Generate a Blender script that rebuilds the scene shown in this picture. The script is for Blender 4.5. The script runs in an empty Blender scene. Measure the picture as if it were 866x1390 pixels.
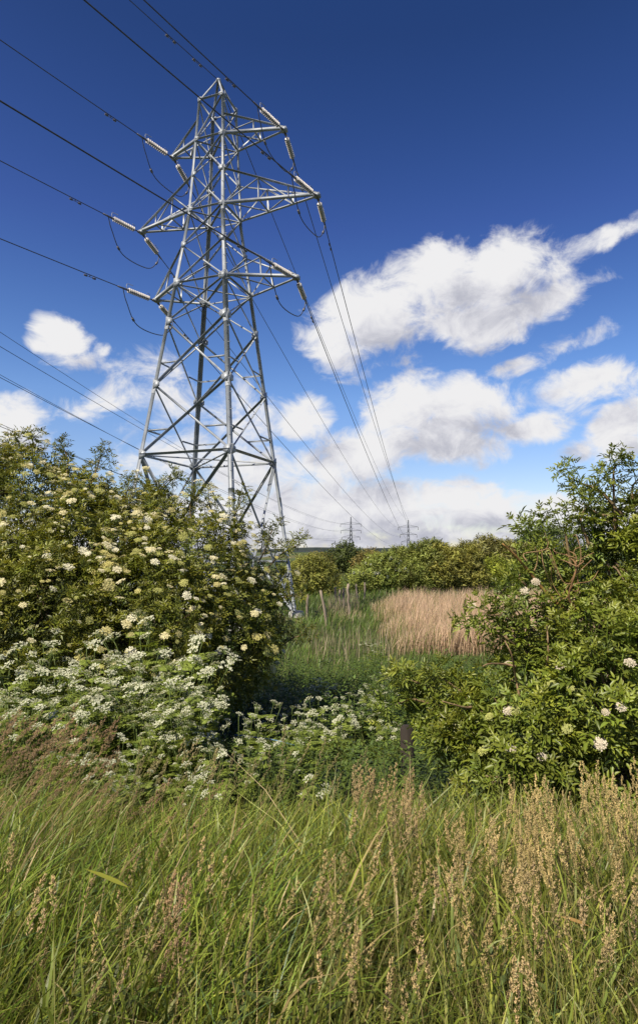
import bpy, math, random
import numpy as np
from mathutils import Vector

rng = np.random.default_rng(11)
random.seed(11)
scene = bpy.context.scene
COL = scene.collection
R = math.radians

# ------------------------------------------------------------------ camera
PITCH, EYE, FPX = 0.1172, 3.0565, 838.6          # FPX in units of an 866 px wide frame
CP, SP = math.cos(PITCH), math.sin(PITCH)
cam = bpy.data.cameras.new('camera')
cam.sensor_fit = 'HORIZONTAL'
cam.sensor_width = 36.0
cam.lens = FPX / 866.0 * 36.0
cam.shift_y = -45.0 / 866.0
cam.clip_start, cam.clip_end = 0.05, 20000.0
camo = bpy.data.objects.new('camera', cam)
camo.location = (0, 0, EYE)
camo.rotation_euler = (math.pi / 2 + PITCH, 0, 0)
COL.objects.link(camo)
scene.camera = camo


def at(px, py, y):
    """World point at forward distance y seen where the photo shows (px, py)."""
    u, v = (px - 433.0) / FPX, (650.0 - py) / FPX
    t = y / (CP - v * SP)
    return np.array([u * t, y, EYE + (SP + v * CP) * t])


def direction(px, py):
    u, v = (px - 433.0) / FPX, (650.0 - py) / FPX
    d = np.array([u, CP - v * SP, SP + v * CP])
    return d / np.linalg.norm(d)


# ------------------------------------------------------------------ terrain
def sstep(a, b, x):
    t = np.clip((np.asarray(x, float) - a) / (b - a), 0, 1)
    return t * t * (3 - 2 * t)


def ground_z(x, y):
    x = np.asarray(x, float); y = np.asarray(y, float)
    bank = 1.42 * (1 - sstep(1.5, 9.5, y + 0.10 * x))
    bump = 0.06 * np.sin(1.3 * x + 0.7 * y) * np.sin(0.9 * y - 0.5 * x + 1.0)
    far = np.hypot(x, y)
    bump = bump * (1 - sstep(60, 120, far)) + 0.6 * np.sin(x * .013) * np.sin(y * .011) * sstep(400, 900, far)
    return bank + bump


# ------------------------------------------------------------------ mesh helpers
def link(name, data, parent=None):
    o = bpy.data.objects.new(name, data)
    COL.objects.link(o)
    if parent is not None:
        o.parent = parent
    return o


def tag(o, label=None, cat=None, group=None, kind=None):
    if label: o['label'] = label
    if cat: o['category'] = cat
    if group: o['group'] = group
    if kind: o['kind'] = kind
    return o


def empty(name, loc=(0, 0, 0)):
    o = bpy.data.objects.new(name, None)
    o.location = [float(v) for v in loc]
    o.empty_display_size = 0.2
    COL.objects.link(o)
    return o


def tri_mesh(name, verts, tris, mat, cols=None, smooth=False):
    verts = np.asarray(verts, np.float32); tris = np.asarray(tris, np.int32)
    me = bpy.data.meshes.new(name)
    me.vertices.add(len(verts)); me.vertices.foreach_set('co', verts.ravel())
    n = len(tris)
    me.loops.add(n * 3); me.loops.foreach_set('vertex_index', tris.ravel())
    me.polygons.add(n)
    me.polygons.foreach_set('loop_start', np.arange(0, n * 3, 3, dtype=np.int32))
    me.polygons.foreach_set('loop_total', np.full(n, 3, np.int32))
    if smooth:
        me.polygons.foreach_set('use_smooth', np.ones(n, bool))
    if cols is not None:
        a = me.color_attributes.new('Tint', 'FLOAT_COLOR', 'POINT')
        c = np.ones((len(verts), 4), np.float32); c[:, :3] = cols
        a.data.foreach_set('color', c.ravel())
    me.materials.append(mat)
    me.update(calc_edges=True)
    return me


class Geo:
    """Collects triangles with a colour per vertex; build() makes ONE mesh object."""
    def __init__(s):
        s.v, s.t, s.c, s.n = [], [], [], 0

    def add(s, v, t, c=(1, 1, 1)):
        v = np.asarray(v, float).reshape(-1, 3)
        if len(v) == 0: return
        s.v.append(v); s.t.append(np.asarray(t, int).reshape(-1, 3) + s.n)
        c = np.asarray(c, float)
        s.c.append(np.broadcast_to(c, (len(v), 3)) if c.ndim == 1 else c)
        s.n += len(v)

    def arrays(s):
        return np.vstack(s.v), np.vstack(s.t), np.vstack(s.c)

    def mesh(s, name, mat, smooth=False):
        v, t, c = s.arrays()
        return tri_mesh(name, v, t, mat, c, smooth)

    def build(s, name, mat, parent=None, smooth=False, origin=None):
        v, t, c = s.arrays()
        if origin is not None: v = v - np.asarray(origin)
        return link(name, tri_mesh(name, v, t, mat, c, smooth), parent)


def unit(v):
    v = np.asarray(v, float)
    return v / np.maximum(np.linalg.norm(v, axis=-1, keepdims=True), 1e-9)


def frames(z, spin):
    """Rotation matrices (n,3,3) whose local +Z is z, turned by spin about it."""
    z = unit(z)
    ref = np.where(np.abs(z[:, 2:3]) > .95, np.array([[1., 0, 0]]), np.array([[0, 0, 1.]]))
    x = unit(np.cross(ref, z)); y = np.cross(z, x)
    c, s = np.cos(spin)[:, None], np.sin(spin)[:, None]
    return np.stack([x * c + y * s, -x * s + y * c, z], axis=2)


def stamp(geo, tmpl, pos, rot, scale, tint):
    """Put the template (verts, tris, tints) at every pos."""
    tv, tt, tc = tmpl
    n, m = len(pos), len(tv)
    if n == 0: return
    scale = np.broadcast_to(np.asarray(scale, float), (n,))
    v = np.einsum('nij,mj->nmi', rot, tv) * scale[:, None, None] + np.asarray(pos)[:, None, :]
    t = tt[None] + (np.arange(n) * m)[:, None, None]
    c = np.asarray(tc)[None] * np.asarray(tint)[:, None, :]
    geo.add(v.reshape(-1, 3), t.reshape(-1, 3), c.reshape(-1, 3))


def tube(geo, pts, rad, col=(1, 1, 1), sides=6):
    pts = np.asarray(pts, float); n = len(pts)
    rad = np.broadcast_to(np.asarray(rad, float), (n,))
    d = unit(np.gradient(pts, axis=0))
    ref = np.array([0, 0, 1.]) if abs(d[:, 2]).mean() < .9 else np.array([1., 0, 0])
    x = unit(np.cross(d, ref)); y = np.cross(d, x)
    a = np.linspace(0, 2 * np.pi, sides, endpoint=False)
    v = pts[:, None] + rad[:, None, None] * (np.cos(a)[None, :, None] * x[:, None] + np.sin(a)[None, :, None] * y[:, None])
    t = []
    for i in range(n - 1):
        for k in range(sides):
            p, q = i * sides + k, i * sides + (k + 1) % sides
            t += [(p, q, q + sides), (p, q + sides, p + sides)]
    for k in range(1, sides - 1):
        t.append((0, k + 1, k)); e = (n - 1) * sides
        t.append((e, e + k, e + k + 1))
    geo.add(v.reshape(-1, 3), t, col)


def lathe(geo, prof, p0, axis, col=(1, 1, 1), sides=10):
    """prof: (distance along axis, radius)."""
    axis = unit(axis); f = frames(axis[None], np.zeros(1))[0]
    a = np.linspace(0, 2 * np.pi, sides, endpoint=False)
    v = [np.asarray(p0) + axis * d + r * (np.cos(k) * f[:, 0] + np.sin(k) * f[:, 1]) for d, r in prof for k in a]
    t = []
    for i in range(len(prof) - 1):
        for k in range(sides):
            p, q = i * sides + k, i * sides + (k + 1) % sides
            t += [(p, q, q + sides), (p, q + sides, p + sides)]
    geo.add(v, t, col)


def curve_pts(ps, n=12):
    """Smooth Catmull-Rom polyline through ps."""
    ps = [np.asarray(p, float) for p in ps]
    P = [2 * ps[0] - ps[1]] + ps + [2 * ps[-1] - ps[-2]]
    out = []
    for i in range(1, len(P) - 2):
        for t in np.linspace(0, 1, n, endpoint=False):
            a, b, c, d = P[i - 1], P[i], P[i + 1], P[i + 2]
            out.append(.5 * ((2 * b) + (c - a) * t + (2 * a - 5 * b + 4 * c - d) * t * t + (3 * b - a - 3 * c + d) * t ** 3))
    out.append(ps[-1])
    return np.array(out)


# ------------------------------------------------------------------ materials
def new_mat(name):
    m = bpy.data.materials.new(name); m.use_nodes = True
    nt = m.node_tree; nt.nodes.clear()
    return m, nt, nt.nodes.new('ShaderNodeOutputMaterial')


def plant_mat(name, rough=.5, trans=.3, spec=.3, var=.25, scale=9.0):
    """Plant tissue: colour per leaf from the mesh, broken up by noise, light passes through."""
    m, nt, out = new_mat(name); N, L = nt.nodes.new, nt.links.new
    at_ = N('ShaderNodeAttribute'); at_.attribute_name = 'Tint'
    tc = N('ShaderNodeTexCoord')
    no = N('ShaderNodeTexNoise'); no.inputs['Scale'].default_value = scale; no.inputs['Detail'].default_value = 3
    L(tc.outputs['Object'], no.inputs['Vector'])
    mr = N('ShaderNodeMapRange'); mr.inputs[1].default_value = .3; mr.inputs[2].default_value = .7
    mr.inputs[3].default_value = 1 - var; mr.inputs[4].default_value = 1 + var
    L(no.outputs['Fac'], mr.inputs[0])
    mx = N('ShaderNodeVectorMath'); mx.operation = 'SCALE'
    L(at_.outputs['Color'], mx.inputs[0]); L(mr.outputs[0], mx.inputs['Scale'])
    b = N('ShaderNodeBsdfPrincipled')
    L(mx.outputs[0], b.inputs['Base Color'])
    b.inputs['Roughness'].default_value = rough
    b.inputs['Specular IOR Level'].default_value = spec
    if trans > 0:
        tr = N('ShaderNodeBsdfTranslucent')
        t2 = N('ShaderNodeVectorMath'); t2.operation = 'MULTIPLY'; t2.inputs[1].default_value = (1.25, 1.15, .6)
        L(mx.outputs[0], t2.inputs[0]); L(t2.outputs[0], tr.inputs['Color'])
        ms = N('ShaderNodeMixShader'); ms.inputs[0].default_value = trans
        L(b.outputs[0], ms.inputs[1]); L(tr.outputs[0], ms.inputs[2]); L(ms.outputs[0], out.inputs[0])
    else:
        L(b.outputs[0], out.inputs[0])
    return m


def noisy_mat(name, c0, c1, scale=4.0, rough=.6, metal=0.0, spec=.4, bump=0.0, stretch=(1, 1, 1), tint=False):
    m, nt, out = new_mat(name); N, L = nt.nodes.new, nt.links.new
    tc = N('ShaderNodeTexCoord'); mp = N('ShaderNodeMapping'); mp.inputs['Scale'].default_value = stretch
    L(tc.outputs['Object'], mp.inputs[0])
    no = N('ShaderNodeTexNoise'); no.inputs['Scale'].default_value = scale; no.inputs['Detail'].default_value = 6
    L(mp.outputs[0], no.inputs['Vector'])
    cr = N('ShaderNodeValToRGB')
    cr.color_ramp.elements[0].position = .32; cr.color_ramp.elements[0].color = (*c0, 1)
    cr.color_ramp.elements[1].position = .68; cr.color_ramp.elements[1].color = (*c1, 1)
    L(no.outputs['Fac'], cr.inputs[0])
    b = N('ShaderNodeBsdfPrincipled')
    src = cr.outputs[0]
    if tint:
        a = N('ShaderNodeAttribute'); a.attribute_name = 'Tint'
        v = N('ShaderNodeVectorMath'); v.operation = 'MULTIPLY'
        L(src, v.inputs[0]); L(a.outputs['Color'], v.inputs[1]); src = v.outputs[0]
    L(src, b.inputs['Base Color'])
    b.inputs['Roughness'].default_value = rough; b.inputs['Metallic'].default_value = metal
    b.inputs['Specular IOR Level'].default_value = spec
    if bump:
        bm = N('ShaderNodeBump'); bm.inputs['Strength'].default_value = bump; bm.inputs['Distance'].default_value = .02
        L(no.outputs['Fac'], bm.inputs['Height']); L(bm.outputs[0], b.inputs['Normal'])
    L(b.outputs[0], out.inputs[0])
    return m


M_LEAF = plant_mat('elder_leaf', .42, .28, .45, .22, 2.5)
M_FLOWER = plant_mat('flower', .7, .25, .2, .1, 30)
M_HERB = plant_mat('herb_leaf', .5, .32, .35, .22, 5)
M_GRASS = plant_mat('grass_blade', .45, .35, .4, .25, 1.6)
M_STRAW = plant_mat('straw', .7, .25, .2, .2, 2.0)
M_FARLEAF = plant_mat('bush_leaf', .55, .22, .3, .3, .7)
M_BARK = noisy_mat('bark', (.09, .065, .04), (.2, .16, .11), 14, .85, bump=.6, tint=True)
M_STEEL = noisy_mat('galvanised_steel', (.20, .225, .245), (.34, .37, .39), 2.2, .5, .2, .5)
M_FARSTEEL = noisy_mat('distant_steel', (.07, .08, .10), (.10, .115, .135), 1.0, .6, .2, .4)
M_CABLE = noisy_mat('aluminium_cable', (.055, .06, .07), (.09, .095, .105), 8, .5, .4, .5)
M_DISC = noisy_mat('insulator_glaze', (.40, .385, .36), (.52, .50, .47), 20, .3, 0, .6)
M_IRON = noisy_mat('dark_fitting', (.10, .10, .11), (.2, .2, .21), 15, .55, .6)
M_WOOD = noisy_mat('weathered_wood', (.15, .12, .085), (.30, .25, .185), 9, .85, bump=.7, stretch=(1, 1, .15))
M_DARKWOOD = noisy_mat('shaded_wood', (.018, .014, .01), (.05, .038, .028), 9, .85, bump=.7, stretch=(1, 1, .15))  # near-black: shade beside the right elder is put into the wood colour
M_ROPE = noisy_mat('blue_rope', (.10, .22, .32), (.2, .34, .45), 40, .7)
M_CONC = noisy_mat('concrete', (.28, .27, .25), (.40, .39, .36), 12, .85, bump=.5)


def ground_material():
    m, nt, out = new_mat('field_soil'); N, L = nt.nodes.new, nt.links.new
    tc = N('ShaderNodeTexCoord')
    n1 = N('ShaderNodeTexNoise'); n1.inputs['Scale'].default_value = 1.7; n1.inputs['Detail'].default_value = 9; n1.inputs['Roughness'].default_value = .65
    L(tc.outputs['Object'], n1.inputs['Vector'])
    cr = N('ShaderNodeValToRGB'); e = cr.color_ramp.elements
    e[0].position = .3; e[0].color = (.025, .032, .012, 1); e[1].position = .72; e[1].color = (.085, .10, .03, 1)
    x = cr.color_ramp.elements.new(.52); x.color = (.05, .062, .018, 1)
    L(n1.outputs['Fac'], cr.inputs[0])
    n2 = N('ShaderNodeTexVoronoi'); n2.inputs['Scale'].default_value = .006
    L(tc.outputs['Object'], n2.inputs['Vector'])
    c2 = N('ShaderNodeValToRGB'); e = c2.color_ramp.elements
    e[0].position = .2; e[0].color = (.05, .085, .022, 1); e[1].position = .8; e[1].color = (.12, .12, .045, 1)
    sp = N('ShaderNodeSeparateColor'); L(n2.outputs['Color'], sp.inputs[0]); L(sp.outputs[0], c2.inputs[0])
    sx = N('ShaderNodeSeparateXYZ'); L(tc.outputs['Object'], sx.inputs[0])
    mr = N('ShaderNodeMapRange'); mr.inputs[1].default_value = 60; mr.inputs[2].default_value = 200
    L(sx.outputs['Y'], mr.inputs[0])
    mx = N('ShaderNodeMix'); mx.data_type = 'RGBA'
    L(mr.outputs[0], mx.inputs[0]); L(cr.outputs[0], mx.inputs[6]); L(c2.outputs[0], mx.inputs[7])
    b = N('ShaderNodeBsdfPrincipled'); b.inputs['Roughness'].default_value = .9; b.inputs['Specular IOR Level'].default_value = .15
    bm = N('ShaderNodeBump'); bm.inputs['Strength'].default_value = .8; bm.inputs['Distance'].default_value = .05
    L(n1.outputs['Fac'], bm.inputs['Height']); L(bm.outputs[0], b.inputs['Normal'])
    L(mx.outputs[2], b.inputs['Base Color']); L(b.outputs[0], out.inputs[0])
    return m


# ------------------------------------------------------------------ ground and hills
def grid_axis():
    a = np.concatenate([np.arange(0, 40, .5), np.geomspace(40, 6000, 60)])
    return np.concatenate([-a[:0:-1], a])


gx = grid_axis(); gy = grid_axis()
X, Y = np.meshgrid(gx, gy)
Z = ground_z(X, Y)
nv = len(gx)
gv = np.stack([X, Y, Z], -1).reshape(-1, 3)
ii, jj = np.meshgrid(np.arange(len(gy) - 1), np.arange(nv - 1), indexing='ij')
b0 = (ii * nv + jj).ravel()
gt = np.concatenate([np.stack([b0, b0 + 1, b0 + nv + 1], 1), np.stack([b0, b0 + nv + 1, b0 + nv], 1)])
tag(link('ground', tri_mesh('ground', gv, gt, ground_material(), smooth=True)), kind='structure')

hg = Geo()
hx = np.linspace(-2600, 2600, 160)
for row, (yy, amp, base) in enumerate([(2300, 9, 4), (3000, 14, 12)]):
    prof = [(0, 0), (40, .75), (90, 1.0), (220, .9), (420, 0)]
    top = base + amp * (.5 + .3 * np.sin(hx * .004 + row) + .2 * np.sin(hx * .013 + 2 * row))
    v = np.array([[(x, yy + dy, f * top[i] - 1) for dy, f in prof] for i, x in enumerate(hx)])
    k = len(prof); t = []
    for i in range(len(hx) - 1):
        for j in range(k - 1):
            p = i * k + j
            t += [(p, p + k, p + k + 1), (p, p + k + 1, p + 1)]
    hg.add(v.reshape(-1, 3), t)
tag(hg.build('hills', noisy_mat('far_woodland', (.022, .032, .03), (.045, .055, .05), .02, .95, spec=.1), smooth=True), kind='structure')

# ------------------------------------------------------------------ pylon (lattice tower)
TH = 0.3501
PC = np.array([-4.9177, 27.7527])
AX = np.array([math.cos(TH), -math.sin(TH), 0]); LX = np.array([math.sin(TH), math.cos(TH), 0])
LV = dict(g=0.0, r0=7.2443, r1=10.4023, r2=13.3694, b=15.2488, bm=17.15, m=18.949, mt=20.75, t=22.5461, tc=23.6, c=24.6284, pk=26.0)
SG = {'F': (1, -1), 'R': (1, 1), 'L': (-1, -1), 'B': (-1, 1)}


def half(z):
    if z < LV['m']: return 3.0065 + (.8654 - 3.0065) * z / LV['m']
    return .8654 + (.6459 - .8654) * (z - LV['m']) / (LV['c'] - LV['m'])


def node(n, z):
    if isinstance(z, str): z = LV[z]
    a, l = SG[n]; w = half(z)
    return np.array([PC[0], PC[1], z]) + AX * w * a + LX * w * l


def angle_bar(geo, p0, p1, size, ref, th=.012, off=0.0):
    """Rolled steel L-section from p0 to p1; its corner points along ref."""
    p0 = np.asarray(p0, float); p1 = np.asarray(p1, float)
    d = unit(p1 - p0); ref = np.asarray(ref, float)
    r = unit(ref - d * (ref @ d)); s = np.cross(d, r)
    e1, e2 = unit(r + s), unit(r - s)               # the two legs of the L run along -e1 and -e2
    o = r * (size * .35 + off)
    prof = [(0, 0), (-size, 0), (-size, -th), (-th, -th), (-th, -size), (0, -size)]
    v = [p + o + e1 * a + e2 * b for p in (p0, p1) for a, b in prof]
    t = []
    for k in range(6):
        q = (k + 1) % 6
        t += [(k, q, q + 6), (k, q + 6, k + 6)]
    for bse, fl in ((0, 1), (6, -1)):
        for tri in ((0, 1, 2), (0, 2, 3), (0, 3, 4), (0, 4, 5)):
            t.append(tuple(bse + i for i in tri[::fl]))
    geo.add(v, t)


FACES = [('L', 'F', -LX), ('F', 'R', AX), ('R', 'B', LX), ('B', 'L', -AX)]
pylon = empty('electricity_pylon', (PC[0], PC[1], 0))
tag(pylon, 'tall grey steel lattice pylon with six cross arms rising behind the left elder bush', 'pylon')
PO = np.array([PC[0], PC[1], 0])
seq = ['r0', 'r1', 'r2', 'b', 'bm', 'm', 'mt', 't', 'c']

for n in 'FRLB':
    g = Geo(); a, l = SG[n]; ref = AX * a + LX * l
    angle_bar(g, node(n, -.1), node(n, 'b'), .175, ref, .022)
    angle_bar(g, node(n, LV['b'] - .3), node(n, 'm'), .15, ref, .02, .004)
    angle_bar(g, node(n, LV['m'] - .3), node(n, 'c'), .125, ref, .016, .016)
    for z in (5.0, 10.0, 13.0):                      # splice plates
        p = node(n, z); dz = node(n, z + .6)
        angle_bar(g, p, dz, .20, ref, .012, .012)
    if n in 'FB':                                    # step bolts up two of the legs
        z = 2.5; k = 0
        while z < 24.3:
            p = node(n, z) + ref * .05
            o = unit(AX * a if k % 2 else LX * l)
            tube(g, [p - o * .03, p + o * .14], .012, sides=5)
            z += .38; k += 1
    g.build('leg', M_STEEL, pylon, origin=PO)
    f = Geo()
    p = node(n, 0)
    lathe(f, [(-.4, .42), (.22, .36), (.28, .30), (.281, .0)], p, (0, 0, 1), sides=14)
    tag(f.build('footing', M_CONC, pylon, origin=PO))

for A, B, nr in FACES:
    g = Geo()
    def flat(p, q, s, out, off):
        # one leg of the angle lies in the face, the other stands outwards (out) or inwards along the top edge
        d = unit(q - p); v_ = unit(np.array([0, 0, 1.0]) - d * d[2]); v_ = unit(v_ - nr * (v_ @ nr))
        angle_bar(g, p + nr * off, q + nr * off, s, (-nr if out else nr) + v_, .01, 0)
    def X(z0, z1, s):
        flat(node(A, z0), node(B, z1), s, True, .035)
        flat(node(B, z0), node(A, z1), s, False, -.03)
    X('g', 'r0', .10)
    for z0, z1 in zip(seq[:-1], seq[1:]):
        X(z0, z1, .086 if LV[z1] < 14 else .064)
    for z in ('r0', 'b', 'm', 't', 'c'):
        flat(node(A, z), node(B, z), 0.1 if z == 'r0' else .07, True, .05)
    for z in seq:                                        # bolted gusset plates at the joints
        for P, sg_ in ((A, 1), (B, -1)):
            hx = unit(node(B, z) - node(A, z)) * sg_; c_ = node(P, z) + nr * .075; w_ = .30 if LV[z] < 16 else .20
            vv = [c_ + hx * a_ + np.array([0, 0, b_]) + nr * o_ for o_ in (0, .012) for a_, b_ in ((-.02, -.75 * w_), (w_, -.35 * w_), (w_, .35 * w_), (-.02, .75 * w_))]
            g.add(vv, [(0, 1, 2), (0, 2, 3), (4, 6, 5), (4, 7, 6), (0, 4, 5), (0, 5, 1), (1, 5, 6), (1, 6, 2), (2, 6, 7), (2, 7, 3), (3, 7, 4), (3, 4, 0)])
    # redundant members: short struts from the legs to the main diagonals
    for z0, z1, sz in (('g', 'r0', .075), ('r0', 'r1', .06), ('r1', 'r2', .06)):
        za, zb = LV[z0], LV[z1]
        mid = lambda p, q, f: p + (q - p) * f
        for P, Q in ((A, B), (B, A)):
            d = lambda f: mid(node(P, za), node(Q, zb), f)
            w0, w1 = half(za), half(zb)
            fx = w0 / (w0 + w1)                      # where the diagonals cross
            angle_bar(g, node(P, za + (zb - za) * fx * .62), d(fx * .62), sz, nr, .008, -.02)
            if z0 == 'g':
                angle_bar(g, node(P, za + (zb - za) * .42), d(fx * .66), sz, nr, .008, -.03)
                angle_bar(g, node(P, za + (zb - za) * .30), d(fx * .33), sz, nr, .008, -.024)
                angle_bar(g, node(P, zb), mid(node(Q, za), node(P, zb), .80), sz, nr, .008, -.035)
    g.build('bracing', M_STEEL, pylon, origin=PO)

g = Geo()                                            # plan bracing inside the body and the earth-wire peak
for z in ('r0', 'b', 'm', 't'):
    g = Geo()
    angle_bar(g, node('L', z), node('R', z), .07, (0, 0, 1), .008, -.03)
    angle_bar(g, node('F', z), node('B', z), .07, (0, 0, 1), .008, -.06)
    g.build('plan_bracing', M_STEEL, pylon, origin=PO)
g = Geo(); apex = np.array([PC[0], PC[1], LV['pk']])
for n in 'FRLB':
    a, l = SG[n]
    angle_bar(g, node(n, 'c'), apex + AX * a * .05 + LX * l * .05, .09, AX * a + LX * l, .01)
lathe(g, [(0, .0), (0, .12), (.1, .12), (.1, .0)], apex - np.array([0, 0, .06]), (0, 0, 1), sides=8)
g.build('peak', M_STEEL, pylon, origin=PO)

ARM = {('t', 1): 3.5203, ('m', 1): 5.1548, ('b', 1): 4.1681, ('t', -1): 2.4567, ('m', -1): 4.1971, ('b', -1): 3.1978}
UP = {'t': 'tc', 'm': 'mt', 'b': 'bm'}
TIP = {}
for (lv, sd), ln in ARM.items():
    n0, n1 = ('F', 'R') if sd > 0 else ('L', 'B')
    tip = np.array([PC[0], PC[1], LV[lv]]) + AX * sd * ln + LX * .0283
    TIP[lv, sd] = tip
    g = Geo()
    c0, c1, u0, u1 = node(n0, lv), node(n1, lv), node(n0, UP[lv]), node(n1, UP[lv])
    ta, tb = tip - LX * .08, tip + LX * .08
    dn = np.array([0, 0, -1.0])
    angle_bar(g, c0, ta, .12, dn - LX, .012); angle_bar(g, c1, tb, .12, dn + LX, .012)
    angle_bar(g, u0, ta + (0, 0, .06), .075, LX + (0, 0, 1), .01); angle_bar(g, u1, tb + (0, 0, .06), .075, -LX + (0, 0, 1), .01)
    st = [.38, .70] if lv == 'm' else ([.5] if sd > 0 or lv == 'b' else [.55])
    prev = (0.0, 0)
    for k, f in enumerate(st):
        A0, A1 = c0 + (ta - c0) * f, c1 + (tb - c1) * f
        B0, B1 = u0 + (ta - u0) * f, u1 + (tb - u1) * f
        angle_bar(g, A0, A1, .065, dn, .008, -.02)
        angle_bar(g, A0, B0, .06, -LX, .008, -.01); angle_bar(g, A1, B1, .06, LX, .008, -.01)
        pf = prev[0]
        P0, P1 = c0 + (ta - c0) * pf, c1 + (tb - c1) * pf
        angle_bar(g, (P0 if k % 2 == 0 else P1), (A1 if k % 2 == 0 else A0), .065, dn, .008, -.04)
        U0, U1 = u0 + (ta - u0) * pf, u1 + (tb - u1) * pf
        if lv == 'm' or sd > 0:
            angle_bar(g, U0 if k else c0, A0 if k else B0, .055, -LX, .008, -.02)
            angle_bar(g, U1 if k else c1, A1 if k else B1, .055, LX, .008, -.02)
        prev = (f, k)
    # tip plate
    v = [tip + AX * sd * x + LX * y + np.array([0, 0, z]) for x in (-.16, .12) for y in (-.13, .13) for z in (-.1, .06)]
    t = [(0, 1, 3), (0, 3, 2), (4, 6, 7), (4, 7, 5), (0, 4, 5), (0, 5, 1), (2, 3, 7), (2, 7, 6), (0, 2, 6), (0, 6, 4), (1, 5, 7), (1, 7, 3)]
    g.add(v, t)
    g.build('cross_arm', M_STEEL, pylon, origin=PO)

# ------------------------------------------------------------------ insulator strings, conductors, jumpers
NEAR_AZ, NEAR_S, NEAR_K = .55666, -.04387, 3.676e-4
FARP = np.array([45.162, 313.529, 18.947]); FROT = .205; FAR_SAG, EARTH_SAG = 4.829, 4.734
FAX = np.array([math.cos(FROT), -math.sin(FROT), 0])
DROP = {'t': 2.5 + 1.6, 'm': 2.5 + 3.801 + 1.6, 'b': 2.5 + 7.602 + 1.6}


def near_path(p, s, k, T):
    T = np.asarray(T, float)
    return np.stack([p[0] - math.sin(NEAR_AZ) * T, p[1] - math.cos(NEAR_AZ) * T, p[2] + s * T + k * T * T], 1)


def span_path(p, e, sag, U):
    U = np.asarray(U, float)[:, None]
    return p + (e - p) * U - np.array([0, 0, 1.0]) * 4 * sag * U * (1 - U)


def string_part(p, d):
    """Insulator string from p along d (2.3 m), a part of the pylon with sub-parts."""
    d = unit(d); up = np.array([0, 0, 1.0]); sd = unit(np.cross(d, up)); upd = np.cross(sd, d)
    g = Geo()
    tube(g, [p, p + d * .5], .028, sides=6); tube(g, [p + d * .46, p + d * 1.78], .03, sides=6)
    lathe(g, [(0, .0), (0, .06), (.1, .06), (.1, .0)], p + d * .16, d, sides=8)
    tube(g, [p + d * 1.74, p + d * 2.35], [.05, .035], sides=6)
    o = g.build('insulator_string', M_IRON, pylon, origin=PO)
    g = Geo()
    for k in range(11):
        lathe(g, [(0, .035), (.0, .06), (.025, .12), (.036, .125), (.04, .10), (.034, .035)], p + d * (.5 + .118 * k), d, sides=12)
    g.build('disc_stack', M_DISC, o, origin=PO)
    g = Geo()
    q = p + d * 1.82
    tube(g, curve_pts([q, q + upd * .24 + d * .02, q + upd * .30 - d * .10, q + upd * .31 - d * .36], 5), .014, sides=5)
    g.build('arcing_horn', M_STEEL, o, origin=PO); g = Geo()
    q = p + d * .44
    tube(g, curve_pts([q, q + upd * .20, q + upd * .24 + d * .16], 5), .012, sides=5)
    g.build('arcing_horn', M_STEEL, o, origin=PO)
    return p + d * 2.3


def damper(geo, path, dist):
    s = np.concatenate([[0], np.cumsum(np.linalg.norm(np.diff(path, axis=0), axis=1))])
    p = np.array([np.interp(dist, s, path[:, k]) for k in range(3)]); q = np.array([np.interp(dist + .3, s, path[:, k]) for k in range(3)])
    d = unit(q - p); dz = np.array([0, 0, -.09])
    tube(geo, [p, p + dz], .02, sides=5)
    tube(geo, [p + dz - d * .26, p + dz + d * .26], .012, sides=5)
    for sg in (-1, 1):
        lathe(geo, [(-.07, .0), (-.07, .045), (.07, .045), (.07, 0)], p + dz + d * sg * .22, d, sides=8)


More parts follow.
